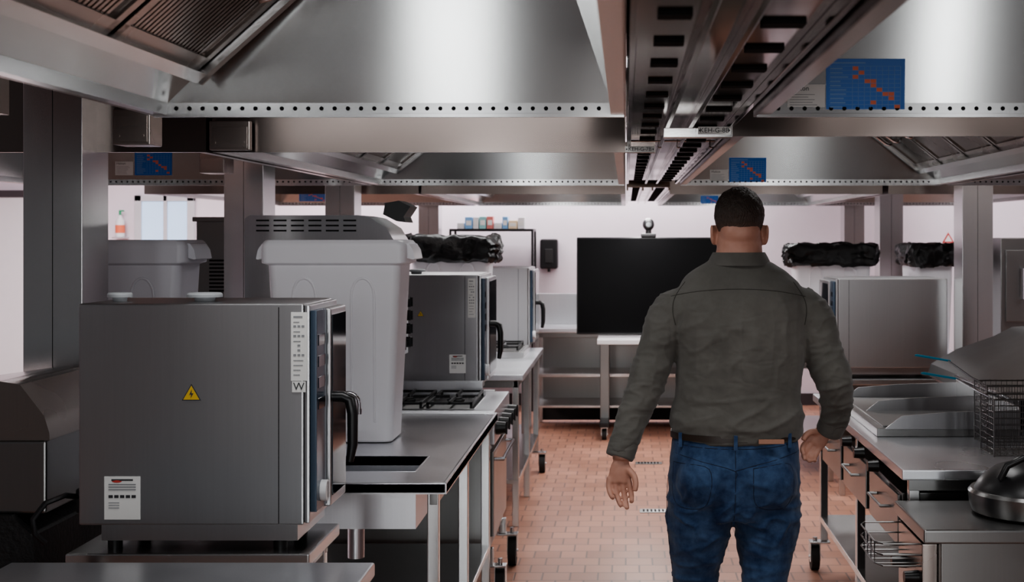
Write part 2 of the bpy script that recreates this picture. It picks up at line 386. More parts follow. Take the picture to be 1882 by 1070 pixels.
hR2=hood(RX,1.76,3.7,7.32,1,.75,.0,.12,lab+' above griddle')
hR3=hood(RX,1.76,8.95,12.4,1,.6,.0,.12,lab)
hRR2=hood(1.80,3.2,3.7,7.32,-1,.6,.1,.12,lab)
hRR3=hood(1.80,3.2,8.95,12.4,-1,.6,.1,.12,lab)
def onplane(pl,px,py):
    O,W,Nn=pl[:3]; C=V((0,0,H)); d=V(((px-CX)/F,1,(CY-py)/F)); t=(O-C).dot(Nn)/d.dot(Nn); return C+d*t
def bluesign(pl,px0,px1,py0,py1,label):
    a=onplane(pl,px0,py1); b_=onplane(pl,px1,py1); c=onplane(pl,px0,py0); W=(c-a).normalized(); Nn=pl[2]; w=(b_-a).length; h=(c-a).length; bm=nb()
    obox(bm,a,X_,W,Nn,0,w,0,h,.0005,.003,0)
    for i in range(9):
        u=w*(.33+.61*i/8); obox(bm,a,X_,W,Nn,u,u+w*.006,h*.06,h*.86,.003,.0034,1)
    for j in range(11):
        v=h*(.06+.8*j/10); obox(bm,a,X_,W,Nn,w*.04,w*.945,v,v+h*.008,.003,.0034,1)
    def cell(i,j): obox(bm,a,X_,W,Nn,w*(.33+.61*i/8)+w*.006,w*(.33+.61*(i+1)/8),h*(.06+.8*j/10)+h*.008,h*(.06+.8*(j+1)/10),.003,.0036,2)
    for i,j in((0,9),(0,7),(1,8),(2,6),(3,5),(3,6),(4,4),(5,3),(6,2),(6,3),(7,0),(3,1)): cell(i,j)
    for j in range(10):
        v=h*(.085+.8*j/10); obox(bm,a,X_,W,Nn,w*.05,w*(.18+.12*random.random()),v,v+h*.03,.003,.0034,3)
    obox(bm,a,X_,W,Nn,w*.05,w*.5,h*.91,h*.94,.003,.0034,3)
    return part('chart_sign',bm,['blue','bluelt','red','bluelt'],pl[3],label)
def notice(pl,px0,px1,py0,py1,txt,label):
    a=onplane(pl,px0,py1); b_=onplane(pl,px1,py1); c=onplane(pl,px0,py0); W=(c-a).normalized(); Nn=pl[2]; w=(b_-a).length; h=(c-a).length; bm=nb()
    obox(bm,a,X_,W,Nn,0,w,0,h,.0005,.002,0)
    text(bm,txt,a+X_*w*.07+W*h*.86+Nn*.0026,X_,W,h*.24,1,'LEFT')
    for j in range(7):
        v=h*(.1+j*.09); obox(bm,a,X_,W,Nn,w*.06,w*(.5+.35*random.random()),v,v+h*.02,.002,.0023,2)
    return part('paper_notice',bm,['paper','ink','greyink'],pl[3],label,recalc=False)
bluesign(hR1,1518,1662,108,206,'blue chart sign with orange-red squares')
notice(hR1,1447,1516,155,208,'Halton','white maker notice with small print')
bluesign(hR2,1340,1408,290,337,'small blue chart sign with red squares')
notice(hR2,1305,1338,312,337,'Halton','small white notice beside a blue chart sign')
bluesign(hLL2,248,316,278,322,'blue chart sign with red diagonal squares')
notice(hLL2,212,245,297,322,'Halton','small white notice')
bluesign(hR3,1288,1320,360,374,'blue chart sign')
bluesign(hLL3,550,600,353,370,'blue chart sign')
def tag(px0,px1,py0,py1,y,txt,par):
    s=F/y; a=P(px0,py1,s); w=(px1-px0)/s; h=(py1-py0)/s; bm=nb(); bx(bm,a.x,a.x+w,y-.003,y,a.z,a.z+h,.0)
    text(bm,txt,V((a.x+w/2,y-.0036,a.z+h/2)),X_,Z_,h*.9,1)
    for e in(.05,.95): cyl(bm,(a.x+w*e,y-.0045,a.z+h/2),(a.x+w*e,y-.003,a.z+h/2),h*.12,seg=10,mi=1)
    return part('identification_plate',bm,['paper','ink'],par,'white engraved plate reading '+txt,recalc=False)
tag(1149,1203,269,280,4.418,'KEH-G-7B',hL2[3])
def duct(y0,y1,x0,x1,label):
    d=thing('supply_air_duct',((x0+x1)/2,(y0+y1)/2,2.035),label,'air duct')
    bm=nb(); bx(bm,x0,x1,y0,y1,2.04,ZC-.01,.004); part('duct_body',bm,'mirror',d)
    w=x1-x0; bm=nb()
    for f in(.0,.36,.58,.96): bx(bm,x0+w*f,x0+w*f+.012,y0,y1,2.018,2.04,.002)
    part('edge_rail',bm,'mirror',d)
    bm=nb(); y=y0+.08
    while y<y1-.05:
        bx(bm,x0+w*.14,x0+w*.31,y,y+.045,2.034,2.041,0); bx(bm,x0+w*.68,x0+w*.9,y+.08,y+.125,2.034,2.041,0); y+=.27
    part('slot_row',bm,'slot',d)['kind']='stuff'
    return d
DX=.298
D1=duct(.7,4.41,.005,DX,'polished dark steel supply duct with slots over aisle')
duct(4.48,7.6,.005,DX,'dark steel supply duct with slot rows over aisle')
duct(8.8,12.4,.005,DX,'dark steel supply duct with slot rows over aisle')
bm=nb(); bx(bm,.105,DX,3.64,3.68,1.992,2.019,.002); part('cross_rail',bm,'steel',D1)
tag(1283,1343,233,247,3.638,'KEH-G-8B',D1)
def jbox(px0,px1,py0,py1,s,d,lb,par):
    a=P(px0,py1,s); c=P(px1,py0,s); bm=nb(); bx(bm,a.x,c.x,a.y,a.y+d,a.z,c.z,.004); bx(bm,a.x+.008,c.x-.008,a.y-.003,a.y,a.z+.008,c.z-.02,.001)
    for xx in(a.x+.02,c.x-.02): cyl(bm,(xx,a.y-.006,a.z+.025),(xx,a.y-.003,a.z+.025),.004,seg=8)
    return part('junction_box',bm,'steel_warm',par,lb)
jbox(206,276,200,266,640,.1,'square stainless junction box',hL2[3])
jbox(384,459,222,276,549,.03,'steel joint box',hL2[3])
jbox(366,412,281,318,400,.15,'steel junction box',hL2[3])
def column(x0,y0,label,w=.195,d=.22,z1=ZC-.005):
    bm=nb(); bx(bm,x0,x0+w,y0,y0+d,0,z1,.003)
    bx(bm,x0+w*.5-.001,x0+w*.5+.001,y0-.001,y0+.001,0,z1,0,1)
    bx(bm,x0-.01,x0+w+.01,y0-.01,y0+d+.01,0,.06,.003)
    return part('column',bm,['steel','slot'],None,label,'column')
column(-1.985,4.30,'square stainless-clad column beside the ovens')
column(-1.985,6.45,'square stainless-clad column behind the bins')
column(-1.985,8.62,'square stainless-clad column under hood')
column(-1.985,12.5,'square stainless-clad column by rear wall')
column(2.14,8.3,'square stainless-clad column beside an oven')
column(2.10,10.8,'square stainless-clad column under hood')
column(2.10,12.55,'square stainless-clad column by rear wall')
# ------------------------------------------------------------------ caster / tables
def caster(par,x,y,r=.062,ztop=.16,arm=0):
    bm=nb(); cyl(bm,(x,y,r*2+.02),(x,y,max(ztop,r*2+.04)),.012,seg=12); bx(bm,min(x-.03,x+arm-.03),max(x+.03,x+arm+.03),y-.03,y+.03,r*2+.012,r*2+.022,.002)
    for sx in(-1,1): bx(bm,x+sx*.024-.002,x+sx*.024+.002,y-.02,y+.045,r*.8,r*2+.014,0)
    cyl(bm,(x-.03,y+.02,r),(x+.03,y+.02,r),.007,seg=10)
    c=part('caster',bm,'steel',par)
    bm=nb(); cyl(bm,(x-.02,y+.02,r),(x+.02,y+.02,r),r,seg=28); cyl(bm,(x-.022,y+.02,r),(x+.022,y+.02,r),r*.45,seg=20,mi=1)
    part('wheel',bm,['rubber','steel'],c,'black rubber wheel'); return c
def leg(par,x,y,z0,z1,w=.038,mat='steel'):
    bm=nb(); bx(bm,x-w/2,x+w/2,y-w/2,y+w/2,z0,z1,.004); return part('leg',bm,mat,par)
def table(label,x0,x1,y0,y1,z=.9,shelf=.3,cast=(0,0,0,0),sink=None,name='work_table',back=0,mat='top',shmat='steel'):
    t=thing(name,((x0+x1)/2,(y0+y1)/2,0),label,'table')
    bm=nb(); th=.038
    if sink:
        a,b_,c,d=sink
        for r in((x0,x1,y0,c),(x0,x1,d,y1),(x0,a,c,d),(b_,x1,c,d)): bx(bm,r[0],r[1],r[2],r[3],z-th,z-.004,0)
        for r in((x0,x1,y0,y0+.014),(x0,x1,y1-.014,y1),(x0,x0+.014,y0,y1),(x1-.014,x1,y0,y1)): bx(bm,r[0],r[1],r[2],r[3],z-th,z,.005)
    else:
        bx(bm,x0,x1,y0,y1,z-th,z,.006)
    if back: bx(bm,x0,x1,y1-.015,y1,z,z+back,.003)
    part('tabletop',bm,mat,t)
    for i,(lx,ly) in enumerate(((x0+.05,y0+.05),(x1-.05,y0+.05),(x0+.05,y1-.05),(x1-.05,y1-.05))):
        if cast[i]:
            sx=1 if i in(1,3) else -1
            leg(t,lx,ly,.155,z-th); caster(t,lx+sx*.045,ly,.065,.16,arm=-sx*.045)
        else: leg(t,lx,ly,0,z-th)
    if y1-y0>1.2:
        leg(t,x1-.05,(y0+y1)/2,0,z-th); leg(t,x0+.05,(y0+y1)/2,0,z-th)
    if shelf:
        bm=nb(); bx(bm,x0+.03,x1-.03,y0+.03,y1-.03,shelf-.03,shelf,.004); part('shelf',bm,shmat,t)
    bm=nb()
    rr=[(x1-.06,x1-.035,y0+.03,y1-.03)]
    if not sink: rr+=[(x0+.03,x1-.03,y0+.03,y0+.055),(x0+.03,x1-.03,y1-.055,y1-.03)]
    for r in rr: bx(bm,*r,z-.08,z-th,.002)
    part('apron_rail',bm,'steel_dark',t)
    return t
T1=table('stainless sink bench holding the white bin',-1.56,-.593,4.32,6.04,sink=(-1.2,-.735,4.55,4.86),shelf=.3)
bm=nb(); sx0,sx1,sy0,sy1=-1.2,-.735,4.55,4.86
for r in((sx0-.004,sx0,sy0,sy1),(sx1,sx1+.004,sy0,sy1),(sx0-.004,sx1+.004,sy0-.004,sy0),(sx0-.004,sx1+.004,sy1,sy1+.004)): bx(bm,*r,.70,.897,0)
bx(bm,sx0-.004,sx1+.004,sy0-.004,sy1+.004,.696,.70,0); cyl(bm,(-.97,4.7,.56),(-.97,4.7,.70),.03); cyl(bm,(-.97,4.7,.6995),(-.97,4.7,.702),.035,mi=1)
part('sink_basin',bm,['top','slot'],T1,'welded stainless sink bowl')
bm=nb(); fx,fy=-1.085,4.93
cyl(bm,(fx,fy,.896),(fx,fy,.92),.025); path(bm,[(fx,fy,.9),(fx,fy,1.0),(fx,fy,1.085)]+[(fx+.04-.04*math.cos(a),fy-.01,1.085+.04*math.sin(a)) for a in [i*math.pi/8 for i in range(1,9)]]+[(fx+.08,fy-.01,1.06)],.008,10)
cyl(bm,(fx+.08,fy-.01,1.045),(fx+.08,fy-.01,1.065),.011)
fa=part('faucet',bm,'chrome',T1,'chrome gooseneck faucet')
bm=nb(); path(bm,[(fx,fy,.95),(fx-.03,fy-.01,.965),(fx-.08,fy-.02,.975)],.006); part('lever',bm,'chrome',fa)
table('stainless bench carrying the grey bin',-2.9,-1.64,4.75,6.04)
table('stainless bench behind column',-2.9,-1.64,6.85,8.2)
T3=table('stainless bench on casters holding a liner-covered bin',-1.4,-.60,7.66,9.5,cast=(0,0,1,1),shelf=.28)
TN=table('low stainless bench with rounded edge beside the oven',-1.62,-.66,2.7,3.44,z=.858,shelf=.3)
def stand(label,x0,x1,y0,y1,z): return table(label,x0,x1,y0,y1,z=z,shelf=.25,name='oven_stand',mat='steel')
ZO=.863
stand('stainless stand carrying the stickered combi oven',-1.56,-.88,3.63,4.02,ZO-.03)
# ------------------------------------------------------------------ ovens
def oven(label,x0,x1,y0,y1,z0,z1,sg=1,full=True,feet=.03,mat='steel_oven'):
    o=thing('combi_oven',((x0+x1)/2,(y0+y1)/2,z0-feet),label,'oven'); w=x1-x0; h=z1-z0
    xf=x1 if sg>0 else x0
    bm=nb(); bx(bm,x0,x1,y0,y1,z0+.045,z1,.006)
    bx(bm,x0+.06,x1-.02,y0+.012,y1-.012,z0,z0+.046,0)
    xs=xf-sg*.07; bx(bm,xs-.0012,xs+.0012,y0-.0006,y0+.002,z0+.05,z1-.01,0,1)
    part('body',bm,[mat,'slot'],o)
    for fx_ in(x0+.08,x1-.08):
        for fy_ in(y0+.06,y1-.06):
            bm=nb(); cyl(bm,(fx_,fy_,z0-feet),(fx_,fy_,z0+.002),.02,seg=14); part('foot',bm,'black',o)
    def fb(a,b_): return (xf+sg*a,xf+sg*b_) if sg>0 else (xf+sg*b_,xf+sg*a)
    bm=nb(); p,q=fb(0,.016); bx(bm,p,q,y0+.003,y1-.003,z0+.05,z1-.004,.004); part('front_frame',bm,mat,o)
    bm=nb(); p,q=fb(.016,.034); bx(bm,p,q,y0+.01,y0+.13,z0+.08,z1-.02,.002)
    for k in range(4):
        p2,q2=fb(.034,.036); bx(bm,p2,q2,y0+.03,y0+.11,z1-.12-k*.06,z1-.09-k*.06,0,1)
    cp=part('control_panel',bm,['panel','glass'],o,'blue-grey control panel')
    bm=nb(); a=fb(.032,.052); cyl(bm,(a[0],y0+.07,z0+.13),(a[1],y0+.07,z0+.13),.03,seg=24); bx(bm,a[0] if sg<0 else a[1]-.004,a[0]+.004 if sg<0 else a[1],y0+.066,y0+.074,z0+.11,z0+.155,0)
    part('knob',bm,'white',cp,'round white knob')
    bm=nb(); p,q=fb(.016,.045); bx(bm,p,q,y0+.135,y1-.01,z0+.07,z1-.02,.006); p,q=fb(.045,.048); bx(bm,p,q,y0+.15,y1-.025,z0+.10,z1-.04,.002,1)
    dr=part('door',bm,[mat,'glass'],o,'hinged oven door with dark glass')
    bm=nb(); zz=z0+h*.58; xh=xf+sg*.045; yh=y0+.16
    path(bm,[(xh,yh,zz),(xh+sg*.03,yh,zz),(xh+sg*.05,yh,zz-.01),(xh+sg*.058,yh,zz-.05),(xh+sg*.058,yh,zz-.14),(xh+sg*.05,yh,zz-.19)],[.016,.016,.017,.016,.015,.011],12)
    part('handle',bm,'black',dr,'curved black lever handle')
    if full:
        for (cx_,r_,hh_) in((x0+.07,.035,.022),(x0+.5*w,.05,.022)):
            bm=nb(); lathe(bm,[(r_*.55,0),(r_*.6,hh_*.6),(r_,hh_*.65),(r_,hh_),(r_*.9,hh_*1.2),(0.00001,hh_*1.25)],(cx_,y0+.12,z1-.001),24); part('vent_cap',bm,'greyink',o,'grey round vent cap')
    return o
def lblbox(par,name,label,y,px0,px1,py0,py1,fn,mats):
    s=F/y; a=P(px0,py1,s); c=P(px1,py0,s); bm=nb(); bx(bm,a.x,c.x,y-.0015,y,a.z,c.z,0); fn(bm,a,c,y-.0018); return part(name,bm,mats,par,label,recalc=False)
yo=3.65
O1=oven('large stainless combi oven with warning stickers on side',-1.53,-.90,yo,4.0,ZO,1.528)
def f_strip(bm,a,c,y):
    w=c.x-a.x; h=c.z-a.z
    bx(bm,a.x+w*.15,c.x-w*.3,y-.0004,y,c.z-h*.08,c.z-h*.055,0,1)
    for j in range(12):
        z=a.z+h*(.08+j*.07)
        if j in(4,5,6,8,10):
            for k in range(3):
                if random.random()<.7: bx(bm,a.x+w*(.15+k*.25),a.x+w*(.32+k*.25),y-.0004,y,z,z+h*.03,0,1)
        else: bx(bm,a.x+w*.15,a.x+w*(.5+.3*random.random()),y-.0004,y,z,z+h*.012,0,1)
lblbox(O1,'sticker','narrow pictogram strip sticker',yo,535,565,574,700,f_strip,['paper','greyink'])
def f_w(bm,a,c,y): text(bm,'W',V(((a.x+c.x)/2,y-.0005,(a.z+c.z)/2)),X_,Z_,(c.z-a.z)*1.0,1)
lblbox(O1,'sticker','small square logo sticker with letter W',yo,537,562,701,721,f_w,['paper','ink'])
def f_scan(bm,a,c,y):
    w=c.x-a.x; h=c.z-a.z; bx(bm,a.x+w*.2,a.x+w*.8,y-.0004,y,c.z-h*.1,c.z-h*.06,0,1)
    for j in range(3): bx(bm,a.x+w*.12,a.x+w*.88,y-.0004,y,c.z-h*(.2+.06*j),c.z-h*(.17+.06*j),0,2)
    for k in range(5):
        bx(bm,a.x+w*(.12+.16*k),a.x+w*(.24+.16*k),y-.0004,y,c.z-h*.5,c.z-h*.43,0,1)
    for j in range(3): bx(bm,a.x+w*.12,a.x+w*.42,y-.0004,y,c.z-h*(.62+.06*j),c.z-h*(.6+.06*j),0,2)
    ell(bm,(a.x+w*.35,y,c.z-h*.11),(w*.14,.0006,h*.035),3,12)
lblbox(O1,'sticker','white service sticker with small red and black print',yo,192,258,876,955,f_scan,['paper','ink','greyink','redink'])
def warn(par,cx,cz,y,r):
    bm=nb()
    for (rr,yy,mi) in((r,y-.0015,1),(r*.84,y-.002,0)):
        prism(bm,[(cx+rr*math.cos(math.radians(a)),cz+rr*math.sin(math.radians(a))) for a in(90,210,330)],'y',yy,y,mi)
    prism(bm,[(cx+r*.05,cz+r*.5),(cx-r*.18,cz+r*.02),(cx,cz+r*.04),(cx-r*.06,cz-r*.3),(cx+r*.2,cz+r*.16),(cx+r*.02,cz+r*.15)],'y',y-.0026,y,1)
    return part('warning_sticker',bm,['yellow','ink'],par,'yellow triangular electric hazard sticker')
p=P(352,726,F/yo); warn(O1,p.x,p.z,yo,.031)
bm=nb(); path(bm,[(-1.525,3.8,.95),(-1.57,3.66,.99),(-1.60,3.60,.98),(-1.625,3.58,.94),(-1.62,3.58,.90),(-1.60,3.6,.87)],.008,8); bx(bm,-1.56,-1.53,3.7,3.78,.93,1.0,.006)
part('power_cable',bm,'black',O1,'black power cable and plug')
O2=oven('stainless combi oven with small stickers behind the hob',-1.47,-.78,6.9,7.42,.87,1.51)
lblbox(O2,'sticker','narrow pictogram strip sticker',6.9,860,874,512,584,f_strip,['paper','greyink'])
lblbox(O2,'sticker','white service sticker',6.9,826,856,652,686,f_scan,['paper','ink','greyink','redink'])
p=P(773,578,F/6.9); warn(O2,p.x,p.z,6.9,.02)
stand('stainless stand carrying second oven',-1.49,-.74,6.88,7.44,.84)
O3=oven('stainless combi oven further down the line',-1.42,-.72,9.6,10.15,.85,1.48,full=False)
stand('stainless stand carrying an oven past the bench',-1.44,-.7,9.58,10.17,.82)
O4=oven('stainless combi oven on cooking line by a column',1.40,2.12,8.6,9.15,.80,1.432,sg=-1,full=False)
stand('stainless stand for the oven by a column',1.38,2.13,8.58,9.17,.77)
# ------------------------------------------------------------------ bins
def waste_bin(cx,cy,z,label,mat='bin',bag=False,w=1.0,rz=0):
    t=thing('waste_bin',(cx,cy,z),label,'bin'); bm=nb()
    rloft(bm,cx,cy,[(z,.222*w,.112,.03),(z+.006,.228*w,.117,.035),(z+.70,.262*w,.138,.035),(z+.704,.270*w,.144,.035),(z+.708,.282*w,.152,.03),(z+.712,.285*w,.154,.03),(z+.775,.285*w,.154,.03),(z+.79,.280*w,.150,.03),(z+.799,.272*w,.144,.03),(z+.80,.264*w,.14,.03),(z+.79,.256*w,.134,.03),(z+.05,.222*w,.11,.03)],10,cap1=True)
    if not bag:
        for sg in(-1,1):
            prism(bm,[(cx+sg*.27*w,z+.79),(cx+sg*.292*w,z+.785),(cx+sg*.308*w,z+.76),(cx+sg*.315*w,z+.725),(cx+sg*.308*w,z+.722),(cx+sg*.28*w,z+.73)],'y',cy-.10,cy+.10)
    part('bin_body',bm,mat,t)
    bm=nb()
    for c0 in(-.115,.115):
        pts=[]
        for (u,v) in [(-.045,.08),(-.045,.3),(-.045,.58)]+[(-.045*math.cos(a),.58+.07*math.sin(a)) for a in [i*math.pi/8 for i in range(1,8)]]+[(.045,.58),(.045,.3),(.045,.08)]:
            hy=.117+(v/.70)*.021; pts.append((cx+c0*w+u,cy-hy+.001,z+v))
        path(bm,pts,.006,8)
    part('embossed_arch',bm,mat,t)
    if bag:
        bm=nb(); secs=[]
        for zz,e in((.675,.004),(.65,.010),(.665,.026),(.68,.032),(.70,.026),(.715,.036),(.735,.028),(.755,.038),(.775,.032),(.795,.026),(.812,.012),(.818,-.01),(.80,-.03),(.7,-.04)): secs.append((z+zz,(.284+e)*w,.15+e,.06))
        rloft(bm,cx,cy,secs,12,jit=.021,cap1=True,flat=14)
        part('bin_liner',bm,'bag',t,'crumpled black bin liner folded over rim',ang=60)
    t.rotation_euler.z=rz
    return t
waste_bin(-1.152,5.28,.9,'tall slim pale grey plastic waste bin on sink bench')
waste_bin(-2.02,5.28,.9,'slim mid grey plastic waste bin on bench beside column','bin2')
waste_bin(-1.09,8.25,.9,'slim grey waste bin with black liner on bench','bin',True,.93)
waste_bin(1.526,9.75,.84,'slim pale waste bin with black liner behind oven','bin',True,1.08)
waste_bin(2.26,9.8,.84,'pale waste bin with black liner seen end-on','bin',True,1.0,math.pi/2)
table('stainless bench under the liner-covered bins',1.1,2.5,9.35,10.3,z=.84)
# machine with vents behind bin
t=thing('salamander_grill',(-1.33,5.85,.9),'stainless countertop grill with louvred hood and black knobs','grill')
bm=nb(); prism(bm,[(-1.64,1.18),(-1.0,1.18),(-1.0,1.70),(-1.03,1.75),(-1.10,1.795),(-1.15,1.805),(-1.62,1.805),(-1.64,1.79)],'y',5.62,6.0); part('body',bm,'steel_oven',t)
bm=nb()
for r_ in range(3):
    for k in range(6):
        x=-1.59+k*.075; bx(bm,x,x+.055,5.617,5.621,1.735+r_*.022,1.742+r_*.022,0)
part('louvre_vent',bm,'slot',t)
for lx in(-1.6,-1.04):
    for ly in(5.66,5.96): leg(t,lx,ly,.9,1.18,.03)
for k in range(4):
    for yk in(5.68,5.86):
        bm=nb(); cyl(bm,(-1.0,yk,1.42-k*.06),(-.965,yk,1.42-k*.06),.024,seg=18); bx(bm,-.966,-.955,yk-.004,yk+.004,1.40-k*.06,1.44-k*.06,0)
        part('knob',bm,'black',t,'black control knob')
bm=nb(); prism(bm,[(-1.06,1.81),(-1.05,1.86),(-.99,1.87),(-.94,1.845),(-.97,1.80),(-.96,1.775),(-1.0,1.78)],'y',5.7,5.9); part('exhaust_flap',bm,'black',t,'angular black plastic flap')
t=thing('countertop_machine',(-2.1,7.05,.9),'boxy stainless countertop machine with side louvres behind column','kitchen machine')
bm=nb(); bx(bm,-2.27,-1.9,6.9,7.4,.95,1.81,.006); bx(bm,-2.285,-1.885,6.88,7.42,1.79,1.815,.004); part('body',bm,'steel_dark',t)
bm=nb()
for k in range(9): bx(bm,-2.2,-1.97,6.897,6.901,1.42+k*.02,1.43+k*.02,0)
part('louvre_vent',bm,'slot',t)
for lx in(-2.24,-1.93):
    for ly in(6.93,7.37): bm=nb(); cyl(bm,(lx,ly,.9),(lx,ly,.951),.018,seg=12); part('foot',bm,'black',t)
# ------------------------------------------------------------------ ranges / hobs
def hob(par,x0,x1,y0,y1,z,n=2,m=1):
    bm=nb(); bx(bm,x0,x1,y0,y1,z,z+.006,.002); part('hob_tray',bm,'steel_dark',par)
    dx=(x1-x0)/n; dy=(y1-y0)/m
    for i in range(n):
        for j in range(m):
            a=x0+dx*i+.01; b_=a+dx-.02; c=y0+dy*j+.01; d=c+dy-.02; bm=nb(); zz=z+.035
            for q in((a,b_,c,c+.012),(a,b_,d-.012,d),(a,a+.012,c,d),(b_-.012,b_,c,d)): bx(bm,*q,zz-.012,zz,.002)
            mx_,my_=(a+b_)/2,(c+d)/2
            bx(bm,mx_-.005,mx_+.005,c,my_-.03,zz-.01,zz+.004,0);bx(bm,mx_-.005,mx_+.005,my_+.03,d,zz-.01,zz+.004,0)
            bx(bm,a,mx_-.03,my_-.005,my_+.005,zz-.01,zz+.004,0);bx(bm,mx_+.03,b_,my_-.005,my_+.005,zz-.01,zz+.004,0)
            for qx in(a+.006,b_-.006):
                for qy in(c+.006,d-.006): bx(bm,qx-.006,qx+.006,qy-.006,qy+.006,z+.005,zz,0)
            part('pan_grate',bm,'castiron',par)
            bm=nb(); lathe(bm,[(.04,0),(.045,.012),(.03,.016),(.03,.02),(.00001,.022)],(mx_,my_,z+.005),20); part('burner',bm,'castiron',par)
def gas_range(label,x0,x1,y0,y1,sg,z=.9):
    t=thing('gas_range',((x0+x1)/2,(y0+y1)/2,0),label,'stove'); xf=x1 if sg>0 else x0
    bm=nb(); bx(bm,x0,x1,y0,y1,z-.16,z,.006)
    bx(bm,x0+.02,x1-.12,y1-.2,y1-.17,z,z+.075,.003)
    part('body',bm,'top',t)
    bm=nb(); bx(bm,x0+.03,x1-.03,y0+.03,y1-.03,.24,z-.16,.004); part('oven_cabinet',bm,'steel_dark',t)
    for k in range(5):
        y=y0+.08+k*(y1-y0-.16)/4; bm=nb(); cyl(bm,(xf,y,z-.09),(xf+sg*.045,y,z-.09),.032,.028,seg=18); bx(bm,xf+sg*.045,xf+sg*.052,y-.005,y+.005,z-.12,z-.06,0); part('knob',bm,'black',t,'black control knob')
    bm=nb(); xd=xf-sg*.03; bx(bm,xd,xd+sg*.02,y0+.06,y1-.06,.3,z-.2,.004); d=part('door',bm,'steel_dark',t)
    bm=nb(); path(bm,[(xd+sg*.02,y0+.1,z-.24),(xd+sg*.06,y0+.1,z-.24),(xd+sg*.06,y1-.1,z-.24),(xd+sg*.02,y1-.1,z-.24)],.009); part('handle',bm,'chrome',d)
    for lx,sx in((x0+.06,-1),(x1-.03,1)):
        for ly in(y0+.06,y1-.06):
            leg(t,lx,ly,.17,.25); caster(t,lx+sx*.05,ly,.075,.2,arm=-sx*.05)
    hob(t,x0+.08,x1-.1,y0+.04,y1-.22,z,3,1)
    return t
gas_range('stainless gas range with cast-iron grates and black knobs',-1.5,-.61,6.08,6.85,1)
t=thing('countertop_hob',(-.95,8.95,.9),'low countertop gas hob with cast-iron grates on bench','stove')
bm=nb(); bx(bm,-1.3,-.68,8.7,9.25,.9,.94,.004); part('body',bm,'steel',t); hob(t,-1.27,-.71,8.73,9.22,.94,2,1)
# ------------------------------------------------------------------ appliance with sloped lid
t=thing('bratt_pan',(-2.05,3.9,0),'dark stainless tilting pan with sloped lid beside oven','cooking pan')
bm=nb(); prism(bm,[(-2.5,1.02),(-2.5,1.20),(-1.80,1.30),(-1.74,1.29),(-1.67,1.20),(-1.655,1.15),(-1.655,1.13)],'y',3.75,4.2); part('lid',bm,'steel_warm',t)
bm=nb(); bx(bm,-2.5,-1.66,3.74,4.22,.92,1.13,.01); part('rim_body',bm,'steel_dark',t)
bm=nb(); prism(bm,[(-2.5,.4),(-2.5,.92),(-1.75,.92),(-1.69,.86),(-1.67,.6),(-1.7,.4)],'y',3.72,4.2); part('pan_body',bm,'castiron',t)
for lx in(-2.4,-1.8):
    for ly in(3.8,4.14): leg(t,lx,ly,0,.42,.05)
# ------------------------------------------------------------------ right line
TR=table('long stainless bench with griddle and fry baskets',.966,1.95,4.56,6.75,shelf=.28,cast=(0,0,1,0))
bm=nb()
for k in range(3):
    y=4.66+k*.62; bx(bm,.985,1.6,y,y+.56,.60,.8,.004)
part('drawer_cabinet',bm,'steel_dark',TR)
for k in range(3):
    y=4.66+k*.62; bm=nb(); bx(bm,.972,.985,y+.01,y+.55,.61,.79,.003); d=part('drawer',bm,'steel_dark',TR)
    bm=nb(); path(bm,[(.973,y+.16,.72),(.94,y+.16,.72),(.94,y+.4,.72),(.973,y+.4,.72)],.006); part('handle',bm,'steel_dark',d)
for k in range(5):
    bm=nb(); y=5.0+k*.3; cyl(bm,(.966,y,.835),(.925,y,.835),.024,.02,seg=16); part('knob',bm,'black',TR,'black control knob')
t=thing('griddle',(1.3,5.75,.9),'flat-top griddle with raised splash guards on bench','griddle')
bm=nb(); bx(bm,1.02,1.6,5.3,6.3,.9,.935,.004); part('griddle_body',bm,'steel_dark',t)
bm=nb(); bx(bm,1.05,1.58,5.33,6.27,.935,.942,.002); part('cooking_plate',bm,'steel_dark',t)
for yy in(5.3,5.78,6.29):
    bm=nb(); prism(bm,[(1.05,.93),(1.12,.985),(1.30,1.0),(1.6,1.01),(1.6,.93)],'y',yy,yy+.008); part('splash_guard',bm,'steel_oven',t)
bm=nb(); bx(bm,1.592,1.6,5.3,6.3,.93,1.02,.002); part('splash_guard',bm,'steel',t)
def basket(x0,x1,y0,y1,z0,z1,label,hx,hz):
    t=thing('fry_basket',((x0+x1)/2,(y0+y1)/2,z0),label,'basket',group='fry baskets'); bm=nb(); r=.0012
    n=9
    for k in range(n+1):
        z=z0+.004+(z1-z0-.008)*k/n; path(bm,[(x0,y0,z),(x1,y0,z),(x1,y1,z),(x0,y1,z)],r if k<n else .003,5,closed=True)
    m_=14
    for k in range(m_+1):
        x=x0+(x1-x0)*k/m_; path(bm,[(x,y0,z1),(x,y0,z0+.003),(x,y1,z0+.003),(x,y1,z1)],r,5)
    for k in range(8):
        y=y0+(y1-y0)*k/7; path(bm,[(x0,y,z1),(x0,y,z0+.003),(x1,y,z0+.003),(x1,y,z1)],r,5)
    for xx in(x0,x1):
        for yy in(y0,y1): path(bm,[(xx,yy,z0),(xx,yy,z1)],.003,6)
    part('wire_cage',bm,'steel_dark',t)
    bm=nb(); ym=(y0+y1)/2; path(bm,[(x0,ym-.02,z1),(x0-.04,ym-.012,z1+.02),(hx+.12,ym-.008,hz-.02)],.003); path(bm,[(x0,ym+.02,z1),(x0-.04,ym+.012,z1+.02),(hx+.12,ym+.008,hz-.02)],.003)
    h=part('handle',bm,'chrome',t)
    bm=nb(); path(bm,[(hx+.13,ym,hz-.022),(hx,ym,hz),(hx-.01,ym,hz)],[.004,.005,.003],8); part('grip',bm,'teal',h,'blue rubber-coated grip')
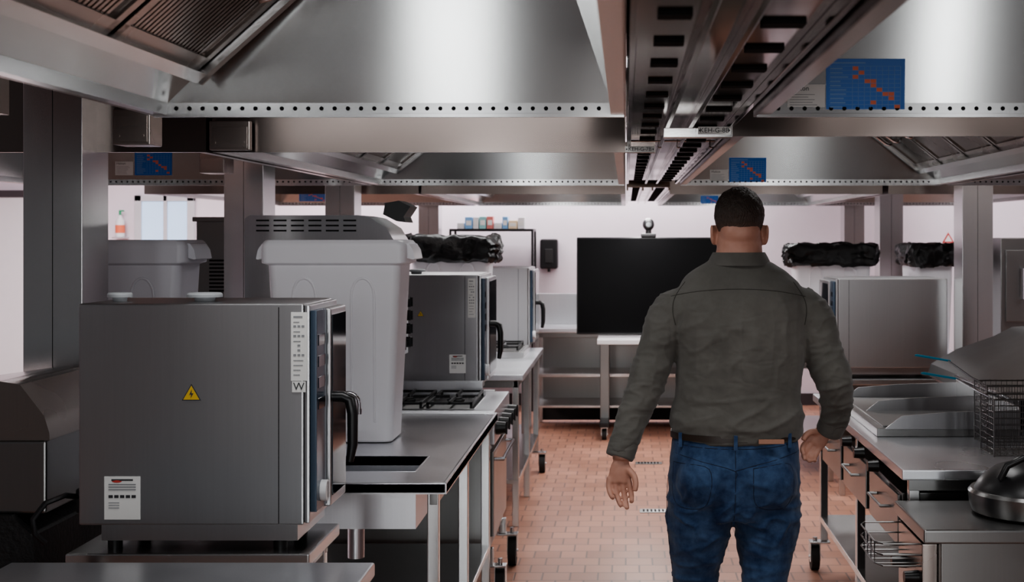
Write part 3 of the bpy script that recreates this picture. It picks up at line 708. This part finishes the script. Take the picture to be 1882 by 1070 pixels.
basket(1.36,1.68,4.82,5.0,.9,1.115,'wire fry basket with blue-gripped handle on bench',1.12,1.2)
basket(1.40,1.7,5.06,5.24,.9,1.14,'second wire fry basket with blue-gripped handle',1.15,1.245)
t=thing('pressure_fryer',(1.9,6.2,0),'dark stainless fryer bank with sloped curved lid','fryer')
bm=nb(); prism(bm,[(1.70,.92),(1.64,.96),(1.66,1.02),(1.80,1.10),(2.0,1.17),(2.1,1.22),(2.5,1.25),(2.5,.92)],'y',5.5,7.1); part('lid',bm,'steel_black',t)
bm=nb(); path(bm,[(1.67,5.6,1.0),(1.62,5.6,1.03),(1.62,6.4,1.03),(1.67,6.4,1.0)],.008); part('handle',bm,'chrome',t)
bm=nb(); bx(bm,2.0,2.5,5.5,7.1,.1,.92,.006); part('body',bm,'steel_black',t)
for ly in(5.6,7.0):
    for lx in(2.05,2.45): leg(t,lx,ly,0,.12)
t=thing('warming_cabinet',(2.8,8.9,0),'tall dark stainless cabinet beside the column','cabinet')
bm=nb(); bx(bm,2.47,3.1,8.6,9.2,.12,1.70,.006); part('body',bm,'steel_dark',t)
bm=nb(); bx(bm,2.5,3.07,8.585,8.6,1.15,1.62,.004); d=part('door',bm,'steel_dark',t)
bm=nb(); path(bm,[(2.6,8.586,1.3),(2.6,8.55,1.3),(2.6,8.55,1.5),(2.6,8.586,1.5)],.008); part('handle',bm,'chrome',d)
for lx in(2.52,3.05):
    for ly in(8.65,9.15): leg(t,lx,ly,0,.13)
t=thing('solid_top_unit',(1.4,4.3,0),'low dark stainless cooking unit holding the domed pan','cooker')
bm=nb(); bx(bm,.93,1.85,4.07,4.53,.755,.8,.008); bx(bm,.99,1.85,4.10,4.53,.22,.755,.006); part('body',bm,'steel_dark',t)
bm=nb(); bx(bm,.94,.99,4.14,4.50,.5,.74,.004); part('control_panel',bm,'steel_warm',t)
for y in(4.2,4.4):
    bm=nb(); cyl(bm,(.94,y,.62),(.895,y,.62),.022,.018,seg=16); part('knob',bm,'black',t,'black control knob')
bm=nb()
for z in(.665,.70,.735): path(bm,[(.94,4.16,z),(.82,4.16,z),(.80,4.2,z),(.80,4.44,z),(.82,4.48,z),(.94,4.48,z)],.003,6)
for y in(4.2,4.26,4.32,4.38,4.44): path(bm,[(.80,y,.735),(.80,y,.665),(.94,y,.665)],.0025,5)
part('wire_rack',bm,'steel_dark',t,'small protruding wire rack')
for lx in(1.05,1.78):
    for ly in(4.16,4.46): leg(t,lx,ly,0,.23,.045)
t=thing('domed_pan',(1.33,4.3,.8),'round stainless pan with black domed lid','pan')
bm=nb(); lathe(bm,[(.15,0),(.185,.012),(.195,.04),(.198,.075),(.19,.085),(.175,.085)],(1.33,4.3,.8),40); part('pan_body',bm,'steel_dark',t)
bm=nb(); lathe(bm,[(.178,.085),(.17,.1),(.15,.125),(.11,.155),(.06,.172),(.00001,.178)],(1.33,4.3,.8),40); l=part('lid',bm,'black',t,'glossy black domed lid')
bm=nb(); path(bm,[(1.21,4.22,.93),(1.23,4.21,.975),(1.28,4.21,1.0),(1.38,4.21,1.0),(1.43,4.21,.975),(1.45,4.22,.93)],.012,10); part('handle',bm,'black',l,'arched black handle')
# ------------------------------------------------------------------ rear of room
B=table('stainless bench with backsplash and two shelves',-.83,.95,11.45,12.05,z=.9,shelf=.5,back=.28)
bm=nb(); bx(bm,-.8,.92,11.48,12.0,.2,.22,.003); part('shelf',bm,'steel',B)
bm=nb(); bx(bm,-.8,.92,12.01,12.03,.22,.86,.002); part('back_panel',bm,'steel_dark',B)
bm=nb(); bx(bm,-.8,.92,12.0,12.03,.02,.2,.002); part('kick_panel',bm,'rubber',B)
t=thing('television_cart',(.33,11.2,0),'large black flat television on wheeled stand with pale shelf','television')
x0,x1=-.42,1.05
bm=nb(); bx(bm,x0,x1,11.17,11.22,.87,1.70,.008); bx(bm,x0+.012,x1-.012,11.168,11.171,.885,1.688,0,1); part('screen',bm,['black','tv'],t,'switched-off black screen')
bm=nb(); bx(bm,-.24,.9,10.95,11.43,.80,.84,.006); part('shelf',bm,'white',t,'pale laminate shelf')
for xx in(-.18,.8):
    bm=nb(); bx(bm,xx-.04,xx+.04,11.2,11.28,.1,.8,.006); part('post',bm,'steel_dark',t)
    bm=nb(); bx(bm,xx-.04,xx+.04,10.9,11.42,.11,.15,.006); part('foot',bm,'black',t)
    for yy in(10.95,11.36): caster(t,xx,yy,.045,.11)
bm=nb(); bx(bm,.2,.46,11.22,11.3,.8,1.4,.006); part('mount',bm,'black',t)
t=thing('webcam',(.195,11.2,1.70),'small black pan-tilt camera perched on television','camera')
bm=nb(); bx(bm,.13,.26,11.15,11.25,1.70,1.735,.008); cyl(bm,(.195,11.2,1.735),(.195,11.2,1.77),.025); part('base',bm,'black',t)
bm=nb(); ell(bm,(.195,11.2,1.81),(.05,.05,.055)); cyl(bm,(.195,11.16,1.81),(.195,11.13,1.81),.028); part('head',bm,'black',t)
bm=nb(); cyl(bm,(.195,11.131,1.81),(.195,11.125,1.81),.02); part('lens',bm,'glass',t)
t=thing('shelving_rack',(-1.3,12.9,0),'black wire shelving rack against rear wall','shelf')
for z in(1.78,1.3,.8,.3):
    bm=nb(); bx(bm,-1.72,-.90,12.72,13.12,z-.025,z,.003); part('shelf',bm,'black',t)
for xx in(-1.71,-.91):
    for yy in(12.73,13.11): bm=nb(); cyl(bm,(xx,yy,0),(xx,yy,1.756),.012,seg=12); part('post',bm,'black',t)
cols={'it1':(.7,.7,.72),'it2':(.2,.4,.65),'it3':(.6,.2,.18),'it4':(.25,.5,.5),'it5':(.75,.6,.4)}
for k,c in cols.items(): M[k]=plain('packaging_'+k,c,.5)
x=-1.66
for i in range(9):
    w=random.uniform(.05,.085); h=random.uniform(.06,.15); c=['it1','it2','it1','it4','it3','it1','it2','it5','it1'][i]; nm={'it1':'white','it2':'blue','it3':'red','it4':'teal','it5':'tan'}[c]
    bm=nb(); bx(bm,x,x+w,12.85,12.98,1.7805,1.78+h,.004); bx(bm,x+w*.15,x+w*.85,12.849,12.85,1.78+h*.3,1.78+h*.7,0,1)
    part('carton',bm,[c,'paper'],None,nm+' carton on the black shelving rack','carton',group='cartons on the top shelf'); x+=w+.008
t=thing('soap_dispenser',(-.77,13.15,1.36),'black wall-mounted soap dispenser','dispenser')
bm=nb(); bx(bm,-.86,-.68,13.07,13.2,1.38,1.68,.02); part('body',bm,'black',t)
bm=nb(); bx(bm,-.81,-.73,13.05,13.07,1.44,1.58,.006); part('push_plate',bm,'rubber',t)
bm=nb(); cyl(bm,(-.77,13.1,1.35),(-.77,13.1,1.39),.015); part('nozzle',bm,'black',t)
t=thing('sanitizer_bottle',(-5.05,13.1,1.7),'clear pump bottle with red label on wall bracket','bottle')
bm=nb(); lathe(bm,[(.04,0),(.045,.01),(.045,.16),(.02,.2),(.015,.22)],(-5.08,13.12,1.7),20); part('bottle_body',bm,'white',t)
bm=nb(); lathe(bm,[(.046,.04),(.0462,.12)],(-5.08,13.12,1.7),20); part('label_band',bm,'red',t)
bm=nb(); cyl(bm,(-5.08,13.12,1.92),(-5.08,13.12,1.96),.012); bx(bm,-5.09,-5.04,13.11,13.13,1.955,1.97,.002); part('pump',bm,'green',t)
bm=nb(); bx(bm,-5.14,-5.02,13.06,13.2,1.685,1.70,.002); part('bracket',bm,'steel',t)
p=P(1743,440,F/13.19); bm=nb()
for rr,yy,mi in((.07,13.192,0),(.045,13.19,1)): prism(bm,[(p.x+rr*math.cos(math.radians(a)),p.z+rr*math.sin(math.radians(a))) for a in(90,210,330)],'y',yy,13.2,mi)
part('warning_sign',bm,['redink','paper'],None,'small red triangular warning sign on rear wall','sign')
# ------------------------------------------------------------------ PERSON
def q(px,py,y=4.3): return ((px-CX)/565.,y,H-(py-CY)/565.)
def remesh(bm,vox,smooth=3,name='tmp'):
    me=bpy.data.meshes.new(name); bmesh.ops.recalc_face_normals(bm,faces=bm.faces[:]); bm.to_mesh(me); bm.free(); ob=bpy.data.objects.new(name,me); COL.objects.link(ob)
    md=ob.modifiers.new('r','REMESH'); md.mode='VOXEL'; md.voxel_size=vox; md.adaptivity=0
    if smooth: ms=ob.modifiers.new('s','SMOOTH'); ms.iterations=smooth; ms.factor=.5
    dg=bpy.context.evaluated_depsgraph_get(); m2=bpy.data.meshes.new_from_object(ob.evaluated_get(dg)); bpy.data.objects.remove(ob)
    b=bmesh.new(); b.from_mesh(m2); bpy.data.meshes.remove(m2); return b
HX,HY=.375,4.32
PER=thing('person',(.355,4.3,0),'person in olive-grey shirt and blue jeans walking away along aisle','person')
bm=nb()
ell(bm,(HX,HY-.005,1.785),(.078,.098,.088)); ell(bm,(HX,HY+.02,1.72),(.068,.078,.075)); ell(bm,(HX,HY+.045,1.675),(.05,.05,.04))
ell(bm,(HX,HY-.045,1.73),(.066,.058,.06))
ell(bm,(HX,HY+.085,1.645),(.022,.018,.016))
tube(bm,[(HX,HY+.085,1.755,.009,.009),(HX,HY+.103,1.725,.012,.012),(HX,HY+.112,1.708,.016,.012)],12,3)
for sg in(-1,1):
    ell(bm,(HX+sg*.083,HY-.004,1.720),(.010,.022,.035),rot=Matrix.Rotation(sg*.5,3,'Z')); ell(bm,(HX+sg*.091,HY-.018,1.733),(.006,.012,.022))
    ell(bm,(HX+sg*.035,HY+.077,1.765),(.022,.014,.008)); ell(bm,(HX+sg*.045,HY+.06,1.71),(.022,.02,.02))
ell(bm,(HX,HY+.092,1.683),(.024,.01,.005)); ell(bm,(HX,HY+.09,1.672),(.021,.01,.006))
tube(bm,[(.37,4.30,1.55,.12,.09),(.372,4.30,1.61,.09,.082),(.374,4.30,1.66,.077,.078),(HX,4.305,1.70,.073,.078),(HX,4.31,1.74,.068,.078)],24,3)
tube(bm,[(.357,4.3,.86,.17,.12),(.36,4.3,1.0,.19,.125),(.362,4.3,1.12,.18,.12),(.37,4.3,1.3,.195,.13),(.375,4.3,1.45,.205,.125),(.372,4.3,1.53,.17,.10),(.37,4.3,1.58,.11,.085)],28,4)
LA=[q(1262,560)+(.055,.055),q(1238,578)+(.058,.058),q(1212,630,4.29)+(.052,.052),q(1188,700,4.27)+(.044,.044),q(1168,755,4.25)+(.042,.042),q(1146,815,4.22)+(.031,.034),q(1141,842,4.21)+(.027,.034)]
RA=[q(1460,560)+(.055,.055),q(1482,578)+(.058,.058),q(1510,630,4.29)+(.052,.052),q(1530,690,4.27)+(.044,.044),q(1538,735,4.3)+(.042,.042),q(1538,775,4.34)+(.031,.034),q(1529,800,4.36)+(.028,.033)]
for A in(LA,RA): tube(bm,A,20,4)
for (hx,kx,ax,ky,ay) in((.245,.232,.225,4.36,4.45),(.462,.455,.455,4.27,4.10)):
    tube(bm,[(hx,4.3,.92,.09,.10),(hx,4.3,.8,.085,.095),(hx-.005,4.31,.66,.07,.08),(kx,ky,.52,.056,.062),(kx,(ky+ay)/2-.01,.36,.054,.06),(ax,ay,.14,.038,.042),(ax,ay,.07,.04,.05)],20,4)
    tube(bm,[(ax,ay-.03,.05,.035,.03),(ax,ay+.05,.05,.042,.035),(ax,ay+.15,.04,.045,.025)],16,3)
def hand(wr,kn,fing,thumb,wp):
    tube(bm,[tuple(wr)+(wp[0]*.75,wp[1]),tuple((V(wr)+V(kn))/2)+(wp[0],wp[1]*1.05),tuple(kn)+(wp[0]*1.02,wp[1]*.8)],20,4,ref=wp[2])
    for f in fing+[thumb]:
        r0=.0095 if f is not thumb else .0115
        tube(bm,[tuple(p)+(r0*(1-.07*i),r0*(1-.07*i)) for i,p in enumerate(f)],12,4,ref=wp[2])
def qq(px,py,y): return V(q(px,py,y))
yl=4.205
hand(qq(1141,845,yl),qq(1139,882,yl),[
 [qq(1155,874,yl),qq(1159,895,yl-.004),qq(1161,908,yl-.022),qq(1160,914,yl-.04)],
 [qq(1143,878,yl),qq(1147,902,yl-.002),qq(1151,919,yl-.018),qq(1153,926,yl-.036)],
 [qq(1131,878,yl),qq(1133,901,yl-.002),qq(1138,916,yl-.018),qq(1142,921,yl-.036)],
 [qq(1120,872,yl),qq(1119,891,yl-.002),qq(1123,903,yl-.018),qq(1128,908,yl-.032)]],
 [qq(1152,855,yl-.005),qq(1165,869,yl-.02),qq(1168,883,yl-.028),qq(1166,895,yl-.032)],(.036,.015,(1,0,0)))
yr=4.36
hand(qq(1524,802,yr),qq(1505,826,yr),[
 [qq(1497,816,yr),qq(1486,826,yr-.006),qq(1481,836,yr-.02),qq(1484,843,yr-.034)],
 [qq(1502,824,yr),qq(1491,836,yr-.006),qq(1484,846,yr-.022),qq(1486,853,yr-.036)],
 [qq(1509,830,yr),qq(1500,842,yr-.006),qq(1494,851,yr-.02),qq(1495,857,yr-.034)],
 [qq(1517,832,yr),qq(1510,843,yr-.006),qq(1505,851,yr-.018),qq(1505,856,yr-.03)]],
 [qq(1512,802,yr-.01),qq(1497,802,yr-.024),qq(1487,808,yr-.03),qq(1482,817,yr-.034)],(.034,.015,(.7,0,.7)))
bm=remesh(bm,.0042,2)
part('body',bm,'skin',PER,'bare head, neck and hands',ang=180,recalc=False)
for sg in(-1,1):
    bm=nb(); ell(bm,(HX+sg*.033,HY+.083,1.747),(.012,.010,.009),0,16); ell(bm,(HX+sg*.033,HY+.0915,1.747),(.005,.003,.005),1,12)
    part('eye',bm,['white','ink'],PER)
bm=nb(); bmesh.ops.create_uvsphere(bm,u_segments=128,v_segments=96,radius=1)
for v in bm.verts:
    n=v.co.copy(); v.co=V((HX+n.x*.083,HY-.006+n.y*.103,1.785+n.z*.094))
    if n.z<0: v.co=V((HX+n.x*(.083-.010*(-n.z)),HY-.006+n.y*(.103-.008*(-n.z)),1.785+n.z*.115))
    v.co+=n*(noise.noise(v.co*60)*.003+noise.noise(v.co*230)*.0022)*(1 if n.z>-.1 else .4)
kill=[]
for v in bm.verts:
    y=v.co.y-HY; z=v.co.z; x=abs(v.co.x-HX); jt=noise.noise(v.co*150)*.008
    if y>.01: lim=1.745+ (y-.01)*1.0
    elif y>-.03: lim=1.745+ (0 if y>-.005 else (y+.005)*1.2)
    else: lim=1.698-(.006 if x<.05 else -.004)
    if y>.055: lim=max(lim,1.80)
    if z<lim+jt: kill.append(v)
bmesh.ops.delete(bm,geom=kill,context='VERTS')
part('hair',bm,'hair',PER,'short dark brown cropped hair',ang=180)
# shirt
bm=nb()
tube(bm,[(.366,4.3,1.05,.202,.14),(.366,4.3,1.072,.212,.147),(.367,4.3,1.12,.218,.152),(.368,4.3,1.2,.206,.143),(.376,4.3,1.33,.212,.148),(.376,4.3,1.42,.224,.153),(.374,4.3,1.49,.224,.150),(.373,4.3,1.535,.210,.136),(.372,4.3,1.57,.19,.118),(.372,4.3,1.60,.160,.10),(.372,4.3,1.622,.125,.09),(.372,4.3,1.640,.094,.085),(.373,4.3,1.650,.078,.08)],48,5,pw=.94)
SL=[q(1280,562)+(.055,.07),q(1246,568)+(.066,.076),q(1229,592)+(.072,.076),q(1209,645,4.29)+(.064,.068),q(1190,700,4.27)+(.061,.064),q(1168,755,4.25)+(.054,.056),q(1150,802,4.225)+(.048,.049),q(1140,832,4.21)+(.044,.045)]
SR=[q(1444,562)+(.055,.07),q(1477,566)+(.068,.076),q(1495,590)+(.073,.076),q(1515,645,4.29)+(.065,.068),q(1534,697,4.27)+(.061,.064),q(1542,738,4.3)+(.054,.056),q(1542,776,4.33)+(.045,.047),q(1534,798,4.35)+(.043,.044)]
for A in(SL,SR): tube(bm,A,28,5)
bm=remesh(bm,.0050,7); bm.normal_update()
def ridge(v): return (1-min(1,abs(v)*2.8))**2
disp=[]
for v in bm.verts:
    c=v.co; wv=V((c.x*4+c.z*3,c.y*4,c.z*17-c.x*4)); a1=ridge(noise.noise(wv+V((3,1,7))))
    sgx=1 if c.x>.37 else -1
    w2=V((c.x*9*sgx+c.z*8,c.y*4,c.z*6-c.x*9*sgx)); a2=ridge(noise.noise(w2+V((9,4,2))))
    w3=V((c.x*18,c.y*4,c.z*3)); a3=ridge(noise.noise(w3+V((1,4,6))))
    a4=ridge(noise.noise(V((c.x*14+c.z*18,c.y*10,c.z*20-c.x*14))))
    low=max(0,min(1,(1.27-c.z)/.15)); arm=1 if (c.x<.14 or c.x>.60) else 0
    mid=max(0,1-abs(c.z-1.40)/.18)*(1-arm)
    amp=.0045*a2*mid+.008*a1*low*(1-arm)+(.0055*a1+.003*a4)*arm+.0015*a2+.0035*a3*mid+.001*a4
    if c.z>1.55: amp*=.3
    disp.append(v.normal*(amp-.002))
for v,d in zip(bm.verts,disp): v.co+=d
bmesh.ops.smooth_vert(bm,verts=bm.verts[:],factor=.4,use_axis_x=True,use_axis_y=True,use_axis_z=True)
bv=BVHTree.FromBMesh(bm)
def surf(bvh,pts,r,bm,mi,sub=8,off=.0005):
    out=[]
    pp=cat([(a,b) for a,b in pts],sub)
    for x,z in pp:
        h=bvh.ray_cast(V((x,3.2,z)),V((0,1,0)))
        if h[0]: out.append(h[0]-V((0,off,0)))
    if len(out)>1: path(bm,out,r,6,mi)
def qs(*pp): return [((x-CX)/578.,H-(y-CY)/578.) for x,y in pp]
surf(bv,qs((1235,547),(1290,536),(1360,532),(1430,536),(1487,547)),.0013,bm,1)
surf(bv,qs((1243,600),(1238,575),(1242,550),(1262,520)),.0013,bm,1); surf(bv,qs((1485,600),(1488,575),(1484,550),(1465,520)),.0013,bm,1)
SH=part('shirt',bm,['shirt','shirt_seam'],PER,'long-sleeved olive-grey cotton work shirt',ang=180,recalc=False)
bm=nb(); lathe(bm,[(.078,-.02),(.079,.012),(.081,.018),(.086,.020),(.093,.008),(.104,-.014),(.108,-.022),(.10,-.024),(.085,-.008)],(.373,4.302,1.643),48,ey=.98)
part('collar',bm,'shirt',SH,'folded shirt collar',ang=60)
for A in(SL,SR):
    a=V(A[-2][:3]); b_=V(A[-1][:3]); d=(b_-a).normalized(); bm=nb()
    s0=b_-d*.045; r=A[-1][3]
    tube(bm,[tuple(s0)+(r*1.0,r),tuple(s0+d*.004)+(r*1.08,r*1.08),tuple(s0+d*.05)+(r*1.05,r*1.03),tuple(s0+d*.055)+(r*.9,r*.9)],28,3)
    part('cuff',bm,'shirt',SH,'buttoned sleeve cuff',ang=60)
# jeans
bm=nb()
tube(bm,[(.36,4.3,1.06,.205,.138),(.36,4.3,1.03,.211,.143),(.358,4.3,.96,.215,.148),(.357,4.3,.88,.215,.145),(.357,4.3,.80,.19,.12)],40,4,pw=.92)
for sg,cx_ in((-1,.265),(1,.452)): ell(bm,(cx_,4.235,.925),(.105,.10,.115))
JL=[(.25,4.3,.9,.108,.13),(.246,4.3,.80,.108,.12),(.238,4.31,.71,.096,.106),(.231,4.335,.6,.077,.086),(.229,4.36,.51,.070,.078),(.227,4.39,.36,.070,.078),(.225,4.44,.2,.060,.068),(.225,4.445,.085,.058,.068)]
JR=[(.462,4.3,.9,.108,.13),(.463,4.3,.80,.108,.12),(.461,4.295,.71,.098,.106),(.457,4.28,.6,.075,.085),(.455,4.265,.51,.070,.078),(.455,4.19,.36,.070,.078),(.455,4.11,.2,.060,.068),(.455,4.10,.085,.058,.068)]
tube(bm,JL,30,4); tube(bm,JR,30,4)
bm=remesh(bm,.006,3); bm.normal_update()
dd=[]
for v in bm.verts:
    c=v.co; a1=ridge(noise.noise(V((c.x*7,c.y*6,c.z*13+c.x*5)))); a2=ridge(noise.noise(V((c.x*5+4,c.y*5,c.z*20))))
    sgx=1 if c.x>.357 else -1
    a3=ridge(noise.noise(V((c.x*12*sgx+c.z*14,c.y*6,c.z*12-c.x*8*sgx))))
    kn=max(0,1-abs(c.z-.55)/.25); cr_=max(0,1-abs(c.z-.8)/.14)
    dd.append(v.normal*(.003*a1*(c.z<.98)+.007*a2*kn+.008*a3*cr_+.002*a3-.002))
for v,d in zip(bm.verts,dd): v.co+=d
bv=BVHTree.FromBMesh(bm)
for pp in (qs((1240,858),(1240,925),(1268,940),(1300,925),(1303,862),(1240,858)),qs((1385,862),(1388,925),(1420,940),(1455,925),(1455,858),(1385,862)),
           qs((1228,838),(1290,850),(1350,866),(1352,880)),qs((1476,838),(1415,850),(1352,866)),qs((1352,822),(1352,900),(1350,960),(1348,990)),qs((1230,822),(1300,826),(1400,826),(1473,820)),
           qs((1233,860),(1228,930),(1230,1000),(1238,1060))):
    surf(bv,pp,.001,bm,1,6)
JN=part('jeans',bm,['jeans','thread'],PER,'dark blue denim jeans with back pockets',ang=180,recalc=False)
def ring(bm,cx,cy,a,b_,z0,z1,th,mi=0,pw=.92,seg=64):
    k=len(bm.faces); R=[]
    for (e,z) in((0,z0),(th,z0),(th,z1),(0,z1)):
        r=[]
        for j in range(seg):
            t=2*math.pi*j/seg;c=math.cos(t);d=math.sin(t); r.append(bm.verts.new((cx+math.copysign(abs(c)**pw,c)*(a+e),cy+math.copysign(abs(d)**pw,d)*(b_+e),z)))
        R.append(r)
    for i in range(4):
        for j in range(seg): bm.faces.new([R[i][j],R[i][(j+1)%seg],R[(i+1)%4][(j+1)%seg],R[(i+1)%4][j]])
    setmi(bm,k,mi)
bm=nb(); ring(bm,.36,4.3,.209,.142,1.058,1.078,.004); part('belt',bm,'leather',PER,'dark brown leather belt')
for px in(1252,1352,1455):
    bm=nb(); x=(px-CX)/578
    dx=(x-.36)/.213; yb=4.3-.15*math.sqrt(max(0,1-abs(dx)**2.17))-.003; bx(bm,x-.006,x+.006,yb-.004,yb+.006,1.035,1.082,.001)
    part('belt_loop',bm,'jeans',JN)
bm=nb(); x0,x1=(1394-CX)/578,(1441-CX)/578; bx(bm,x0,x1,4.148-.004,4.155,1.056,1.070,.001); part('leather_patch',bm,'patch',JN,'small tan leather patch at waistband')
for ax,ay in((.225,4.45),(.455,4.10)):
    bm=nb(); tube(bm,[(ax,ay-.09,.045,.03,.03),(ax,ay-.05,.06,.045,.058),(ax,ay+.03,.055,.048,.053),(ax,ay+.13,.045,.053,.038),(ax,ay+.2,.032,.04,.022)],24,4); bx(bm,ax-.048,ax+.048,ay-.09,ay+.2,0,.022,.008,1); part('boot',bm,['leather','rubber'],PER,'brown leather work boot')
# ------------------------------------------------------------------ lights
def area(name,loc,sx,sy,energy,rot=(0,0,0),col=(1,1,1)):
    l=bpy.data.lights.new(name,'AREA'); l.shape='RECTANGLE'; l.size=sx; l.size_y=sy; l.energy=energy; l.color=col
    o=bpy.data.objects.new(name,l); o.location=loc; o.rotation_euler=rot; COL.objects.link(o); return o
R90=math.radians(90)
area('window_light',(-1.22,-3,1.3),.5,2.4,42,(R90,0,0),(.97,.99,1))  # unseen area light assumed behind the camera, reflected as the left-hand hood streaks
area('assumed_streak_light_b',(2.25,-3,1.3),.24,2.4,26,(R90,0,0),(.97,.99,1))  # narrower unseen light, likewise assumed behind the camera for the right-hand hood streaks
area('fill_light',(.15,-2.6,2.0),.7,.5,24,(math.radians(84),0,0))  # unseen fill light added behind the camera to brighten the person
area('gap_light',(-.8,3.42,2.3),1.3,.25,12,(math.radians(8),0,0))  # fill light added between the hoods to brighten the near bin
area('gap_fill_r',(1.1,3.4,2.3),1.0,.25,9)  # matching added fill for the person and the right-hand counters
area('gap_light_b',(-.5,8.15,2.8),2.6,.5,55)  # unseen ceiling light assumed over the gap between the left-hand hoods
area('gap_light_c',(2.0,8.15,2.8),2.0,.5,40)  # unseen ceiling light assumed over the right-hand hood gap
area('rear_light',(-1.0,12.8,2.8),4.5,.4,110,(0,0,0),(1,.96,.99))  # unseen ceiling light added to brighten the rear wall
area('rear_light_b',(3.0,12.0,2.8),1.5,1,55,(0,0,0),(1,.96,.99))  # second added ceiling light, out of view, for the rear right
area('left_light',(-4.6,9.5,2.8),1.5,5,200,(0,0,0),(1,.97,1))  # unseen overhead fill added on the left side of the room
area('right_light',(3.8,9.5,2.8),.8,5,60)  # same kind of added overhead fill along the right side
area('duct_fill',(.17,10.5,1.98),.2,2.5,45,(0,0,0),(1,.96,.96))  # unseen light added below the aisle duct, outside any hood
for (x,y,e) in((-.75,5.9,16),(-1.9,5.9,6),(1.0,5.4,12),(-.7,10.6,14),(1.0,10.6,14)): area('canopy_fill',(x,y,2.55),.25,.9,e)  # unseen lights added inside the hoods to brighten the counters
w=bpy.data.worlds.new('world'); S.world=w; w.use_nodes=True; w.node_tree.nodes['Background'].inputs[0].default_value=(.88,.9,.95,1); w.node_tree.nodes['Background'].inputs[1].default_value=.15
# ------------------------------------------------------------------ camera
cd=bpy.data.cameras.new('cam'); cam=bpy.data.objects.new('camera',cd); COL.objects.link(cam); cam.location=(0,0,H); cam.rotation_euler=(R90,0,0)
cd.sensor_width=36; cd.lens=F/1882*36; cd.shift_x=-(CX-941)/1882; cd.shift_y=-(535-CY)/1882; cd.clip_start=.05
cd.dof.use_dof=True; cd.dof.focus_distance=4.15; cd.dof.aperture_fstop=6.3
S.camera=cam
S.view_settings.view_transform='AgX'
try: S.view_settings.look='AgX - Medium High Contrast'
except Exception: pass
